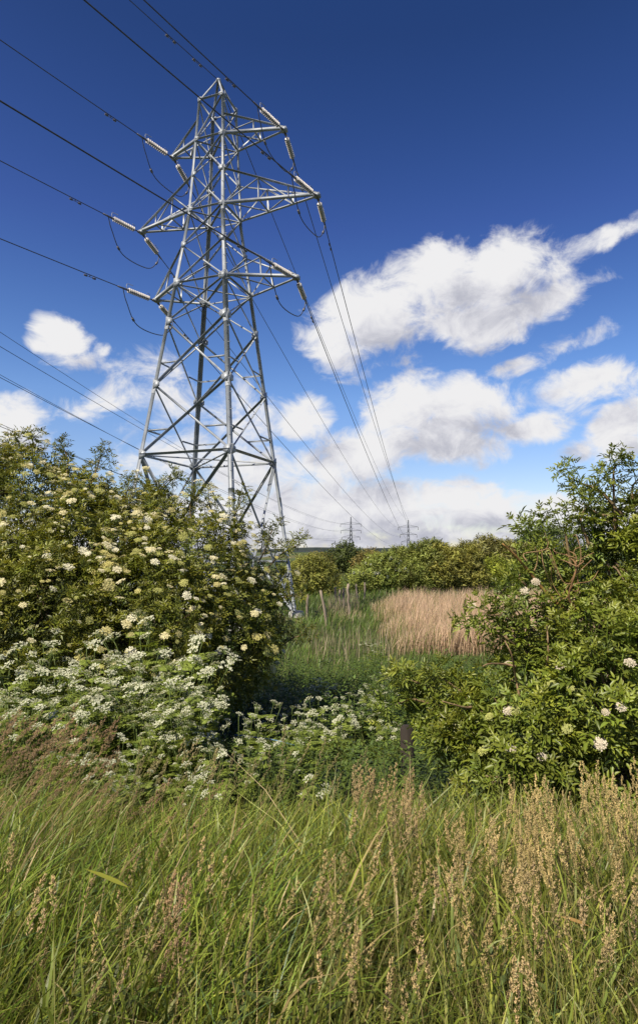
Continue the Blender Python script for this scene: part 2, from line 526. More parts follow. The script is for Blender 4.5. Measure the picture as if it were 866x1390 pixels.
WORD = {'t': 'top', 'm': 'middle', 'b': 'bottom'}
PLACE = {1: 'right', -1: 'left'}
T_NEAR = np.concatenate([np.linspace(0, 40, 60), np.linspace(44, 170, 30)])
U_FAR = np.linspace(0, 1, 90) ** 1.7
for (lv, sd), tip in TIP.items():
    base = tip + np.array([0, 0, -.08])
    full = near_path(base, NEAR_S, NEAR_K, T_NEAR)
    dn = unit(full[3] - full[0])
    en = string_part(base, dn)
    r = (.024 if sd > 0 else .019)
    path = near_path(base, NEAR_S, NEAR_K, np.concatenate([np.linspace(2.25, 40, 60), np.linspace(44, 170, 30)]))
    g = Geo(); tube(g, path, r, sides=6)
    w = g.build('conductor_cable', M_CABLE)
    tag(w, f'power cable from the {WORD[lv]} {PLACE[sd]} arm of the near pylon to the left edge' if not (sd > 0 and lv != 'b')
        else f'dark power cable from the {WORD[lv]} right arm of the near pylon to the top edge', 'power cable', 'power cables on the near pylon')
    g = Geo(); damper(g, path, 1.6)
    g.build('vibration_damper', M_IRON, w)
    end = FARP + FAX * 3.591 * sd - np.array([0, 0, DROP[lv]])
    fp = span_path(base, end, FAR_SAG, U_FAR)
    df = unit(span_path(base, end, FAR_SAG, [.01])[0] - base)
    ef = string_part(base, df)
    path2 = fp[np.linalg.norm(fp - base, axis=1) > 2.3]
    path2 = np.vstack([ef, path2])
    g = Geo(); tube(g, path2, .022, sides=5)
    w = g.build('conductor_cable', M_CABLE)
    tag(w, f'power cable from the {WORD[lv]} {PLACE[sd]} arm of the near pylon towards the far pylons', 'power cable', 'power cables on the near pylon')
    g = Geo(); damper(g, path2, 1.5)
    g.build('vibration_damper', M_IRON, w)
    # jumper loop under the arm
    a, b_ = en - dn * .25, ef - df * .25
    m1 = a * .72 + b_ * .28 + np.array([0, 0, -1.35]); m2 = a * .25 + b_ * .75 + np.array([0, 0, -1.15])
    jp = curve_pts([a, a * .93 + b_ * .07 + np.array([0, 0, -.55]), m1, m2, b_ * .95 + a * .05 + np.array([0, 0, -.5]), b_], 7)
    g = Geo(); tube(g, jp, .022, sides=6)
    j = g.build('jumper_cable', M_CABLE)
    tag(j, f'slack jumper loop hanging under the tip of the {WORD[lv]} {PLACE[sd]} cross arm', 'jumper cable', 'jumper loops under the cross arms')
    for i in (len(jp) // 3, int(len(jp) * .8)):
        g = Geo(); d = unit(jp[i + 1] - jp[i])
        lathe(g, [(-.09, 0), (-.09, .055), (.09, .055), (.09, 0)], jp[i], d, sides=8)
        g.build('weight', M_IRON, j)

path = near_path(apex, -.0481, NEAR_K, T_NEAR)
g = Geo(); tube(g, path, .018, sides=5)
w = g.build('earth_wire', M_CABLE)
tag(w, 'thin earth wire rising from the peak of the near pylon to the top edge', 'earth wire')
for q_ in (1.5, 3.2):
    g = Geo(); damper(g, path, q_); g.build('vibration_damper', M_IRON, w)
g = Geo(); tube(g, span_path(apex, FARP.copy(), EARTH_SAG, U_FAR), .022, sides=5)
tag(g.build('earth_wire', M_CABLE), 'thin earth wire from the peak of the near pylon down to the far right pylon', 'earth wire')

# second, parallel line whose cables pass behind the bush on the left
P0 = np.array([-30.5, 27.0]); dl = np.array([47.5, 303.0]); dl /= np.linalg.norm(dl); al = np.array([dl[1], -dl[0]])
LEFT = [(0, -1, 25.9, 'uppermost'), (0, 1, 19.8, 'second'), (1, -1, 22.3, 'third'), (1, 1, 17.2, 'fourth'), (2, -1, 17.3, 'fifth'), (2, 1, 13.9, 'lowest')]
for lv, sd, z0, word in LEFT:
    arm = (3.5, 4.2, 3.5)[lv]
    s = np.array([*(P0 + al * arm * sd), z0]); e = np.array([*(np.array([17.0, 330.0]) + al * 4.5 * sd), 18 - 3.65 * lv])
    p = span_path(e, s, 5.4, np.linspace(0, 1.02, 120) ** .8)
    g = Geo(); tube(g, p, .024, sides=5)
    tag(g.build('conductor_cable', M_CABLE), f'{word} of the six faint cables descending from the left edge behind the near pylon', 'power cable', 'cables of the second power line')


def far_pylon(base, top, arms, rot, label, up=False):
    """Small suspension pylon with three pairs of arms; arms = [(z, half length)]."""
    root = empty('far_pylon', base); tag(root, label, 'pylon', 'pylons on the horizon')
    ax = np.array([math.cos(rot), -math.sin(rot), 0]); lx = np.array([math.sin(rot), math.cos(rot), 0])
    hw = lambda z: 2.1 + (.55 - 2.1) * min(1, z / (arms[-1][0])) if z < arms[-1][0] else .55 - .45 * (z - arms[-1][0]) / (top - arms[-1][0])
    cor = lambda a, l, z: ax * a * hw(z) + lx * l * hw(z) + np.array([0, 0, z])
    g = Geo()
    for a in (-1, 1):
        for l in (-1, 1):
            tube(g, [cor(a, l, z) for z in (-1, arms[-1][0], top)], .13, sides=4)
    lev = list(np.linspace(0, arms[-1][0], 6)) + list(np.linspace(arms[-1][0], top, 6))[1:]
    for z0, z1 in zip(lev[:-1], lev[1:]):
        for (a0, l0), (a1, l1) in (((-1, -1), (1, -1)), ((1, -1), (1, 1)), ((1, 1), (-1, 1)), ((-1, 1), (-1, -1))):
            tube(g, [cor(a0, l0, z0), cor(a1, l1, z1)], .085, sides=4); tube(g, [cor(a1, l1, z0), cor(a0, l0, z1)], .085, sides=4)
    g.build('tower_body', M_FARSTEEL, root)
    for z, ln in arms:
        for sd in (-1, 1):
            g = Geo(); tip = ax * sd * ln + np.array([0, 0, z])
            for l in (-1, 1):
                tube(g, [cor(sd, l, z), tip], .085, sides=4); tube(g, [cor(sd, l, z + 1.1), tip], .06, sides=4)
            g.build('cross_arm', M_FARSTEEL, root)
            g = Geo(); lathe(g, [(0, .04), (.1, .13), (1.5, .13), (1.6, .04)], tip, (0, 0, -1), sides=6)
            g.build('insulator_string', M_IRON, root)
    return root


far_pylon((17, 330, -2), 23.5, [(19.6, 5.6), (16.2, 5.4), (12.7, 4.8)], .155, 'small distant pylon rising behind the dark round tree on the horizon')
far_pylon((45.162, 313.5, -3), 21.9, [(18.4, 5.0), (14.6, 4.2), (10.9, 3.6)], .205, 'small distant pylon rising behind the grey willow dome, right of its twin')
pq = at(358, 752, 420)
far_pylon((pq[0], 420, -2), 30, [(24.5, 6.5), (20.8, 6.5), (17, 6.2)], .1, 'faint distant pylon half hidden by the foot of the near pylon')


# ------------------------------------------------------------------ leaves, shoots and flowers (templates)
def leaflet(geo, p, d, n, ln, wd, col, seg=2, droop=.15, fold=.18):
    d = unit(d); n = unit(n - d * (np.asarray(n) @ d)); s = np.cross(d, n)
    v = [p]; t = []
    fr = [.45] if seg == 2 else [.3, .66]
    wf = [1.0] if seg == 2 else [.92, .78]
    for f, w in zip(fr, wf):
        c = p + d * ln * f - n * ln * droop * f * f
        v += [c, c + s * wd * .5 * w + n * wd * fold, c - s * wd * .5 * w + n * wd * fold]
    v.append(p + d * ln - n * ln * droop)
    e = len(v) - 1
    t += [(0, 1, 2), (0, 3, 1)]
    if seg == 3:
        t += [(1, 4, 5), (1, 5, 2), (1, 3, 6), (1, 6, 4)]
        t += [(4, e, 5), (4, 6, e)]
    else:
        t += [(1, e, 2), (1, 3, e)]
    geo.add(v, t, col)


def elder_shoot(r, seg=2, nodes=3):
    g = Geo(); up = np.array([0, 0, 1.0])
    top = .03 + .055 * nodes
    for k in range(nodes):
        z = .03 + .055 * k + r.uniform(-.01, .01)
        base_az = k * math.pi / 2 + r.uniform(-.3, .3)
        el = R([22, 42, 60, 70][k + (4 - nodes) - (1 if nodes == 3 else 0)] if nodes <= 3 else [5, 22, 42, 62][k]) + r.uniform(-.15, .15)
        size = [1.0, .92, .7, .5][k] * r.uniform(.85, 1.1)
        for sgn in (0, math.pi):
            az = base_az + sgn + r.uniform(-.2, .2)
            d = np.array([math.cos(az) * math.cos(el), math.sin(az) * math.cos(el), math.sin(el)])
            side = unit(np.cross(d, up)); n = np.cross(side, d)
            p0 = np.array([0, 0, z]); Ln = .145 * size
            shade = r.uniform(.8, 1.2) * (1 + .12 * k); c = np.array([shade * (1 + .06 * k), shade, shade * .9])
            mid = lambda f: p0 + d * Ln * f - n * Ln * .25 * f * f
            for f in (.42, .74):
                for sd in (-1, 1):
                    dd = unit(d * .75 + side * sd * .8 + n * .10)
                    leaflet(g, mid(f), dd, n + r.uniform(-.25, .25, 3), .078 * size * r.uniform(.85, 1.15), .028 * size, c * r.uniform(.85, 1.15), seg, .2, .32)
            leaflet(g, mid(.95), unit(d - n * .3), n + r.uniform(-.2, .2, 3), .090 * size, .031 * size, c, seg, .2, .32)
    for k in range(4):                                # young leaves at the tip
        az = k * 1.6 + r.uniform(-.3, .3)
        leaflet(g, np.array([0, 0, top - .03]), np.array([math.cos(az) * .5, math.sin(az) * .5, 1.0]), np.array([-math.cos(az), -math.sin(az), .4]), .055, .02, np.array([1.3, 1.25, .9]), 2)
    st = Geo(); tube(st, [(0, 0, -.12), (0, 0, top)], [.006, .004], np.array([.9, 1.0, .6]), 4)
    g.add(*st.arrays())
    return g.arrays()


def umbel(r, rad=.075, n=70, dome=.25, petals=True, floret=.011):
    """Flat-topped flower head: rays from one stalk to a plate of florets."""
    g = Geo()
    k5 = 7
    for i in range(k5):
        a = i * 2 * math.pi / k5 + r.uniform(-.2, .2)
        rr = rad * r.uniform(.45, .7)
        tube(g, [(0, 0, -.07), (rr * math.cos(a), rr * math.sin(a), -.012)], .0018, np.array([.42, .5, .2]), 3)
    for i in range(n):
        rr = rad * math.sqrt((i + .5) / n); a = i * 2.39996 + r.uniform(-.25, .25)
        cl = .9 + .1 * math.cos(a * 3.5)
        c = np.array([rr * cl * math.cos(a), rr * cl * math.sin(a), rad * dome * (1 - (rr / rad) ** 2) + r.uniform(-.004, .004)])
        s = floret * r.uniform(.7, 1.25); b = r.uniform(0, 6.28); tilt = r.uniform(-.4, .4, 2)
        v = [c + np.array([math.cos(b + q) * s, math.sin(b + q) * s, s * (tilt[0] * math.cos(b + q) + tilt[1] * math.sin(b + q))]) for q in (0, 1.57, 3.14, 4.71)]
        g.add(v, [(0, 1, 2), (0, 2, 3)], np.array([1, 1, 1]) * r.uniform(.82, 1.1))
    return g.arrays()


tr = np.random.default_rng(5)
SHOOTS_FINE = [elder_shoot(tr, 3, 3) for _ in range(5)]
SHOOTS = [elder_shoot(tr, 2, 3) for _ in range(4)]
UMBELS = [umbel(tr, .070, 66, .20) for _ in range(3)]


def lobes_sample(lobes, dens, shell, r, toward=None, back=.3):
    """Points and outward normals on the union of ellipsoids (centre, radii)."""
    P, Nn = [], []
    for i, (c, rad) in enumerate(lobes):
        c = np.asarray(c); rad = np.asarray(rad) * shell
        area = 4 * math.pi * ((((rad[0] * rad[1]) ** 1.6 + (rad[0] * rad[2]) ** 1.6 + (rad[1] * rad[2]) ** 1.6) / 3) ** (1 / 1.6))
        n = max(4, int(area * dens))
        d = unit(r.normal(size=(n, 3)))
        ph = r.uniform(0, 6.28, 6)
        lump = 1 + .13 * np.sin(d[:, 0] * 5 + ph[0]) * np.sin(d[:, 1] * 5 + ph[1]) + .09 * np.sin(d[:, 2] * 7 + ph[2] + d[:, 0] * 4) + r.uniform(-.09, .05, n)
        p = c + d * rad * lump[:, None]; nm = unit(d / rad)
        keep = np.ones(n, bool)
        for j, (c2, r2) in enumerate(lobes):
            if j != i:
                q = np.linalg.norm((p - np.asarray(c2)) / (np.asarray(r2) * shell), axis=1); keep &= q > .82
        if toward is not None:
            f = (nm * unit(np.asarray(toward) - p)).sum(1)
            keep &= (f > -.25) | (r.random(n) < back)
        keep &= p[:, 2] > ground_z(p[:, 0], p[:, 1]) + .05
        P.append(p[keep]); Nn.append(nm[keep])
    return np.vstack(P), np.vstack(Nn)


def tints(n, base, var, r, warm=.1):
    b = np.asarray(base)[None] * r.uniform(1 - var, 1 + var, (n, 1))
    b = b * (1 + r.uniform(-warm, warm, (n, 1)) * np.array([[1.0, .2, -.3]]))
    return b


def branch(geo, p, q, r0, r1, r, wob=.12, col=(1, 1, 1), sides=6, n=4):
    p = np.asarray(p, float); q = np.asarray(q, float); L = np.linalg.norm(q - p)
    ps = [p] + [p + (q - p) * f + r.normal(size=3) * L * wob * .5 for f in np.linspace(.25, .8, n - 2)] + [q]
    c = curve_pts(ps, 5)
    tube(geo, c, np.linspace(r0, r1, len(c)), col, sides)
    return c


EYEP = np.array([0, 0, EYE])


def elder(name, label, lobes, extra, base, dens, templ, leafcol, r, sc=(.9, 1.25), stems=6, gapmin=.3):
    """Elder shrub: stems, leafy shoots; returns root and the surface samples for flowers."""
    o = np.array([base[0], base[1], float(ground_z(base[0], base[1]))])
    root = empty(name, o); tag(root, label, 'bush')
    G = Geo(); W = Geo()
    for shell, k in ((1.0, 1.0), (.86, .8), (.68, .55), (.45, .5)):
        p, nm = lobes_sample(lobes, dens * k, shell, r, EYEP, .3)
        d = unit(nm * .7 + np.array([0, 0, .95]) + r.normal(size=nm.shape) * .30)
        if shell > .8:                                 # boughs with gaps between them
            gap = np.sin(p[:, 0] * 5.1 + p[:, 2] * 2.2) * np.sin(p[:, 2] * 6.3 + 1.3) + .6 * np.sin(p[:, 1] * 6 + p[:, 0] * 9.0 - p[:, 2] * 7)
            q = r.random(len(p)) < np.clip(1.0 + .85 * gap, gapmin, 1)
            p, nm, d = p[q], nm[q], d[q]
        w = r.integers(0, len(templ), len(p))
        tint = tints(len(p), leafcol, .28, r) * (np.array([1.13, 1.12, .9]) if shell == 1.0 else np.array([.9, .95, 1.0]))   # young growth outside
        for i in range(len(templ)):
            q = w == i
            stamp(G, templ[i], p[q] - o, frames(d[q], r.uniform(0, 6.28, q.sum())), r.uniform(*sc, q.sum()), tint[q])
        if shell == .86:
            for i in r.permutation(len(p))[:260]:
                lc = np.asarray(min(lobes, key=lambda l: np.linalg.norm(np.asarray(l[0]) - p[i]))[0])
                branch(W, lc * .45 + p[i] * .55 - o, p[i] - o + d[i] * .05, .011, .004, r, .2, r.uniform(.8, 1.5) * np.array([1, .9, .75]), 4)
    for pts in extra:                                  # long shoots that stand out from the crown
        pts = [np.asarray(p) for p in pts]
        c = curve_pts(pts, 8)
        tube(W, c - o, np.linspace(.014, .005, len(c)), np.array([1.1, 1.0, .7]), 5)
        L = np.linalg.norm(np.diff(c, axis=0), axis=1).sum()
        m = max(3, int(L / .085))
        for f in np.linspace(.3, 1, m):
            k = min(len(c) - 2, int(f * (len(c) - 1))); dr = unit(c[k + 1] - c[k])
            for _ in range(2 if f < .97 else 3):
                d = unit(dr * (.8 if f < .97 else 1.6) + r.normal(size=3) * .6 + np.array([0, 0, .35]))
                i = r.integers(0, len(templ))
                stamp(G, templ[i], (c[k] + d * .05 + r.normal(size=3) * .03)[None] - o, frames(d[None], r.uniform(0, 6.28, 1)), [r.uniform(sc[0] * .8, sc[1] * .9)], tints(1, leafcol, .25, r))
    for c, rad in lobes[:stems]:
        c = np.asarray(c)
        e = c + np.array([0, 0, rad[2] * .4])
        b = o + np.array([r.uniform(-.35, .35), r.uniform(-.2, .2), -.05])
        ln = branch(W, b - o, e - o, .06, .018, r, .10, (1, 1, 1), 8, 5)
        for k in range(5):
            s = ln[int(len(ln) * r.uniform(.35, .95))]
            d = unit(r.normal(size=3) + np.array([0, 0, .4])) * np.asarray(rad) * r.uniform(.6, .9)
            branch(W, s, s + d, .02, .006, r, .15, r.uniform(.8, 1.3) * np.array([1, .95, .8]), 5)
    G.build('foliage', M_LEAF, root)
    W.build('stem', M_BARK, root, smooth=True)
    return root, o


def add_flowers(root, o, pos, nrm, scale, cols, r, templ, limit=100, name='flower_head'):
    """The hundred largest flower heads as parts, the rest as one stuff part."""
    d = np.linalg.norm(pos - EYEP, axis=1)
    order = np.argsort(d / scale)
    meshes = {}
    rest = Geo()
    for rank, i in enumerate(order):
        k = int(r.integers(0, len(templ)))
        rot = frames(nrm[i][None], r.uniform(0, 6.28, 1))
        if rank < limit:
            ci = int(r.integers(0, len(cols)))
            if (k, ci) not in meshes:
                v, t, c = templ[k]
                gr = (c[:, 0] < .6)[:, None]
                meshes[k, ci] = tri_mesh(name, v, t, M_FLOWER, np.where(gr, c, c * np.asarray(cols[ci])))
            ob = link(name, meshes[k, ci], root)
            ob.location = Vector((pos[i] - o).tolist())
            from mathutils import Matrix
            ob.rotation_euler = Matrix(rot[0].tolist()).to_euler()
            s = float(scale[i]); ob.scale = (s, s, s)
        else:
            v, t, c = templ[k]; gr = (c[:, 0] < .6)[:, None]
            cc = np.where(gr, c, c * np.asarray(cols[int(r.integers(0, len(cols)))]))
            stamp(rest, (v, t, cc), (pos[i] - o)[None], rot, scale[i:i + 1], np.ones((1, 3)))
    if rest.n:
        tag(rest.build('flower_heads', M_FLOWER, root), kind='stuff')


# ------------------------------------------------------------------ left elder
def lobe(px, py, y, r, sy=1.0, sz=1.0):
    r = r - min(.17, r * .3)
    return (at(px, py, y), (r, r * sy, r * sz))


lr = np.random.default_rng(21)
LOBES_L = [lobe(25, 745, 9.6, 1.50), lobe(125, 785, 9.0, 1.22), lobe(245, 808, 9.0, 1.22), lobe(318, 842, 9.3, .84),
           lobe(308, 905, 9.0, .66), lobe(60, 850, 8.1, 1.2), lobe(200, 865, 8.2, 1.1), lobe(290, 890, 8.6, .85),
           lobe(-130, 730, 9.6, 1.9), lobe(-60, 880, 8.2, 1.5), lobe(350, 875, 9.4, .42), lobe(180, 720, 10.2, .85), lobe(362, 800, 9.6, .40), lobe(40, 655, 9.5, .60), lobe(120, 685, 9.3, .48), lobe(215, 708, 9.3, .48), lobe(300, 735, 9.3, .42), lobe(-20, 650, 9.6, .6)]
X_L = [[at(45, 640, 9.4), at(47, 612, 9.4), at(44, 594, 9.4)], [at(122, 660, 9.2), at(132, 635, 9.2), at(138, 615, 9.2)],
       [at(205, 690, 9.2), at(218, 664, 9.2), at(232, 650, 9.1)], [at(320, 740, 9.2), at(318, 705, 9.2), at(328, 676, 9.2)],
       [at(300, 720, 9.3), at(288, 695, 9.3), at(283, 676, 9.3)], [at(350, 765, 9.4), at(362, 742, 9.4), at(370, 718, 9.4)],
       [at(360, 775, 9.4), at(382, 752, 9.4), at(408, 738, 9.3)], [at(262, 715, 9.1), at(258, 690, 9.1), at(264, 668, 9.1)],
       [at(90, 650, 9.3), at(92, 625, 9.3), at(86, 606, 9.3)], [at(10, 630, 9.4), at(8, 610, 9.4), at(14, 596, 9.4)],
       [at(165, 690, 9.2), at(172, 668, 9.2), at(180, 655, 9.2)], [at(372, 885, 9.2), at(395, 868, 9.1), at(412, 862, 9.0)],
       [at(368, 830, 9.3), at(385, 812, 9.2), at(402, 808, 9.2)]]
rootL, oL = elder('elder_bush', 'huge elder bush covered in cream flower heads in front of the near pylon', LOBES_L, X_L, (-2.6, 9.3), 46, SHOOTS, (.130, .150, .027), lr, (.70, 1.05), 10, .4)
fp_, fn_ = lobes_sample(LOBES_L, 46, 1.06, lr, EYEP, .12)
dn_ = unit(fn_ * .35 + .35 * unit(EYEP - fp_) + np.array([.12, .05, .9]) + lr.normal(size=fn_.shape) * .30)
grp_ = np.sin(fp_[:, 0] * 3.3 + 1) * np.sin(fp_[:, 2] * 3.7) + .7 * np.sin(fp_[:, 0] * 8 + fp_[:, 2] * 6 + fp_[:, 1] * 5)
pick = (fn_[:, 2] > -.35) & (lr.random(len(fp_)) < np.clip(.72 + .5 * grp_, .12, 1))
fp_, dn_ = fp_[pick] + fn_[pick] * .13 + dn_[pick] * .13 + np.array([0, 0, .07]), dn_[pick]
add_flowers(rootL, oL, fp_, dn_, .36 + .68 * lr.random(len(fp_)) ** 1.5,
            [(.70, .66, .43), (.67, .62, .36), (.72, .70, .52), (.53, .49, .18), (.36, .37, .11), (.46, .42, .18), (.40, .40, .13)], lr, UMBELS)

# ------------------------------------------------------------------ right elder
rr_ = np.random.default_rng(33)
LOBES_R = [lobe(885, 825, 5.3, .78), lobe(800, 868, 5.0, .56), lobe(715, 850, 4.8, .27), lobe(725, 985, 4.7, .62), lobe(602, 968, 5.1, .30),
           lobe(830, 965, 4.6, .80), lobe(925, 735, 5.4, .46), lobe(640, 1010, 5.0, .45), lobe(720, 1050, 4.5, .55), lobe(850, 1060, 4.4, .6),
           lobe(980, 850, 5.0, .9), lobe(760, 775, 5.2, .20), lobe(812, 738, 5.2, .27), lobe(862, 728, 5.25, .40), lobe(838, 690, 5.2, .2), lobe(562, 945, 5.4, .15)]
X_R_ = [[at(835, 720, 5.1), at(833, 670, 5.1), at(832, 628, 5.1), at(835, 612, 5.1)], [at(845, 700, 5.1), at(815, 660, 5.1), at(790, 642, 5.1), at(770, 625, 5.1)],
       [at(800, 740, 5.0), at(788, 700, 5.0), at(795, 672, 5.0)], [at(860, 690, 5.2), at(858, 655, 5.2), at(866, 635, 5.2)],
       [at(760, 790, 5.0), at(742, 740, 5.0), at(716, 718, 5.0)], [at(775, 770, 5.0), at(768, 720, 5.0), at(768, 695, 5.0)],
       [at(760, 760, 5.1), at(744, 730, 5.1), at(738, 706, 5.1)], [at(720, 850, 4.7), at(685, 836, 4.7), at(648, 836, 4.7)],
       [at(720, 890, 4.7), at(690, 868, 4.7), at(665, 855, 4.7)], [at(700, 830, 4.8), at(680, 800, 4.8), at(688, 780, 4.8)],
       [at(620, 950, 5.0), at(575, 930, 5.0), at(548, 922, 5.0)], [at(600, 960, 5.0), at(560, 950, 5.0), at(535, 958, 5.0)],
       [at(650, 965, 4.9), at(620, 935, 4.9), at(602, 922, 4.9)], [at(720, 800, 4.9), at(705, 778, 4.9), at(706, 762, 4.9)],
       [at(830, 700, 5.0), at(812, 690, 5.0), at(790, 668, 5.0)]]
X_R = [[p - np.array([0, 0, .09]) * (k / 2) if i not in (7, 8, 10, 11, 12) else p for k, p in enumerate(q)] for i, q in enumerate(X_R_)]
rootR, oR = elder('elder_bush', 'bright green elder bush with few white flower heads on the right beside the reed bed', LOBES_R, X_R, (2.35, 5.2), 72, SHOOTS_FINE, (.142, .182, .032), rr_, (.60, .92), 8, .22)
# bare lichen-covered branches
W = Geo(); lich = np.array([1.6, 1.15, .5])
main = branch(W, at(775, 835, 4.85) - oR, at(682, 738, 4.75) - oR, .017, .006, rr_, .10, lich, 7)
for px, py, qx, qy in ((745, 800, 735, 745), (725, 775, 726, 742), (715, 762, 745, 735), (760, 815, 790, 770), (700, 752, 690, 742)):
    branch(W, at(px, py, 4.8) - oR, at(qx, qy, 4.75) - oR, .006, .002, rr_, .25, np.array([1.6, 1.3, .9]), 5)
W.build('bare_branch', M_BARK, rootR, smooth=True); W = Geo()
trunk = branch(W, at(782, 830, 4.8) - oR, at(768, 752, 4.7) - oR, .011, .004, rr_, .1, np.array([1.5, 1.1, .7]), 6)
for qx, qy in ((752, 745), (765, 735), (790, 742), (800, 762), (812, 775), (748, 770), (778, 728), (740, 752), (806, 750), (760, 760), (785, 770)):
    s = trunk[int(len(trunk) * rr_.uniform(.35, .85))]
    branch(W, s, at(qx, qy, 4.7) - oR, .005, .002, rr_, .3, np.array([1.7, 1.3, .9]), 5)
W.build('bare_branch', M_BARK, rootR, smooth=True)
for (ax_, ay_), (bx_, by_) in (((705, 945), (685, 870)), ((700, 905), (655, 905)), ((742, 905), (742, 850)), ((640, 960), (600, 952)), ((795, 935), (812, 965))):
    W = Geo()
    branch(W, at(ax_, ay_, 4.45) - oR, at(bx_, by_, 4.35) - oR, .009, .004, rr_, .18, np.array([1.4, 1.2, .9]), 6)
    W.build('bare_branch', M_BARK, rootR, smooth=True)
UMB_BIG = [umbel(tr, .07, 110, .3, floret=.0085) for _ in range(3)]
fpx = [(664, 973), (690, 965), (694, 1018), (760, 905), (822, 967), (843, 960), (700, 965), (655, 1020), (735, 1028), (800, 740), (712, 802), (727, 790),
       (855, 900), (598, 930), (640, 822), (860, 700), (822, 708), (748, 928), (775, 935), (620, 985), (815, 1010), (770, 990), (690, 900)]
pp, nn = [], []
for a, b in fpx:
    D_ = unit(at(a, b, 5) - EYEP)
    best = None
    for c, rd in LOBES_R:                              # where this line of sight first meets the bush
        m_ = (EYEP - c) / np.array(rd); dd_ = D_ / np.array(rd)
        A_, B_, C_ = dd_ @ dd_, 2 * m_ @ dd_, m_ @ m_ - 1.15
        q_ = B_ * B_ - 4 * A_ * C_
        if q_ > 0:
            t_ = (-B_ - math.sqrt(q_)) / (2 * A_)
            if best is None or t_ < best[0]: best = (t_, unit((EYEP + D_ * t_ - c) / np.array(rd) ** 2))
    if best is None: best = (5.0, -D_)
    pp.append(EYEP + D_ * (best[0] - .03)); nn.append(unit(best[1] * .7 + np.array([-.1, -.2, .75])))
add_flowers(rootR, oR, np.array(pp), np.array(nn), rr_.uniform(.34, .64, len(pp)),
            [(.60, .54, .42), (.54, .48, .36), (.45, .43, .24), (.40, .42, .13), (.38, .40, .14)], rr_, UMB_BIG)

# ------------------------------------------------------------------ distant bushes and trees
def leaf_tuft(r, long=1.0):
    """A twig end with a dozen small leaves."""
    g = Geo()
    for k in range(11):
        z = k * .05 - .2; az = k * 2.4 + r.uniform(-.4, .4); el = r.uniform(.2, 1.1)
        d = np.array([math.cos(az) * math.cos(el), math.sin(az) * math.cos(el), math.sin(el)])
        leaflet(g, np.array([0, 0, z]), d, np.array([-math.cos(az) * .5, -math.sin(az) * .5, 1.0]) + r.uniform(-.3, .3, 3), .13 * long * r.uniform(.7, 1.2), .06, np.ones(3) * r.uniform(.75, 1.25), 2)
    return g.arrays()


TUFT = [leaf_tuft(tr) for _ in range(3)]
TUFT_LONG = [leaf_tuft(tr, 1.7) for _ in range(3)]


def far_bush(name, label, cat, base_y, lobes_px, colour, seed, dens=26, wispy=0.0, blossom=None, sc=(1.0, 1.7)):
    r = np.random.default_rng(seed)
    lb = []
    for px, py, rpx, dy in lobes_px:
        y = base_y + dy; lb.append((at(px, py, y), tuple(np.array([1, .9, .9]) * rpx / FPX * y)))
    cx = float(np.mean([l[0][0] for l in lb])); o = np.array([cx, base_y + .5, float(ground_z(cx, base_y + .5))])
    # foliage down to the ground
    for c, rad in list(lb):
        z = c[2] - rad[2]
        if z > o[2] + .3:
            h = c[2] - o[2]
            lb.append((np.array([c[0], c[1] + .2, o[2] + h * .35]), (rad[0] * .9, rad[1] * .8, max(.3, h * .42))))
    root = empty(name, o); tag(root, label, cat)
    G, W, Bf = Geo(), Geo(), Geo()
    for shell, k in ((1.0, 1.0), (.8, .8), (.55, .6)):
        p, nm = lobes_sample(lb, dens * k, shell, r, EYEP, .25)
        d = unit(nm * (.7 - .3 * wispy) + np.array([0, 0, .6 + .8 * wispy]) + r.normal(size=nm.shape) * .35)
        # whole boughs differ in colour
        patch = .5 + .5 * np.sin(p[:, 0] * 2.3 + seed) * np.sin(p[:, 2] * 2.9 + p[:, 1] + seed * 2)
        tint = tints(len(p), np.asarray(colour) * np.array([2.35, 2.1, 1.6]), .3, r) * (.8 + .45 * patch[:, None])
        T = TUFT_LONG if wispy > .3 else TUFT
        w = r.integers(0, 3, len(p))
        s = r.uniform(*sc, len(p)) * base_y / 50.0
        for i in range(3):
            q = w == i
            stamp(G, T[i], p[q] - o, frames(d[q], r.uniform(0, 6.28, q.sum())), s[q], tint[q])
        if shell == 1.0 and wispy > 0:
            for i in r.permutation(len(p))[:int(len(p) * .25 * wispy)]:
                if nm[i, 2] > -.1:
                    tube(W, [p[i] - o, p[i] - o + d[i] * r.uniform(.3, .8)], [.012, .004], np.array([1.2, 1.3, .8]), 3)
        if shell == 1.0 and blossom:
            q = (r.random(len(p)) < blossom[1]) & (nm[:, 2] > -.2)
            stamp(Bf, UMBELS[0], p[q] - o + nm[q] * .12, frames(nm[q] + r.normal(size=(q.sum(), 3)) * .3, r.uniform(0, 6, q.sum())), r.uniform(1.2, 2.4, q.sum()), tints(q.sum(), blossom[0], .15, r))
    for c, rad in lb[:5]:
        branch(W, np.array([r.uniform(-.3, .3), 0, -.1]), c - o, .09, .03, r, .12, (1, 1, 1), 6)
    G.build('foliage', M_FARLEAF, root)
    W.build('trunk' if cat == 'tree' else 'stem', M_BARK, root)
    if blossom: tag(Bf.build('blossom', M_FLOWER, root), kind='stuff')
    return root


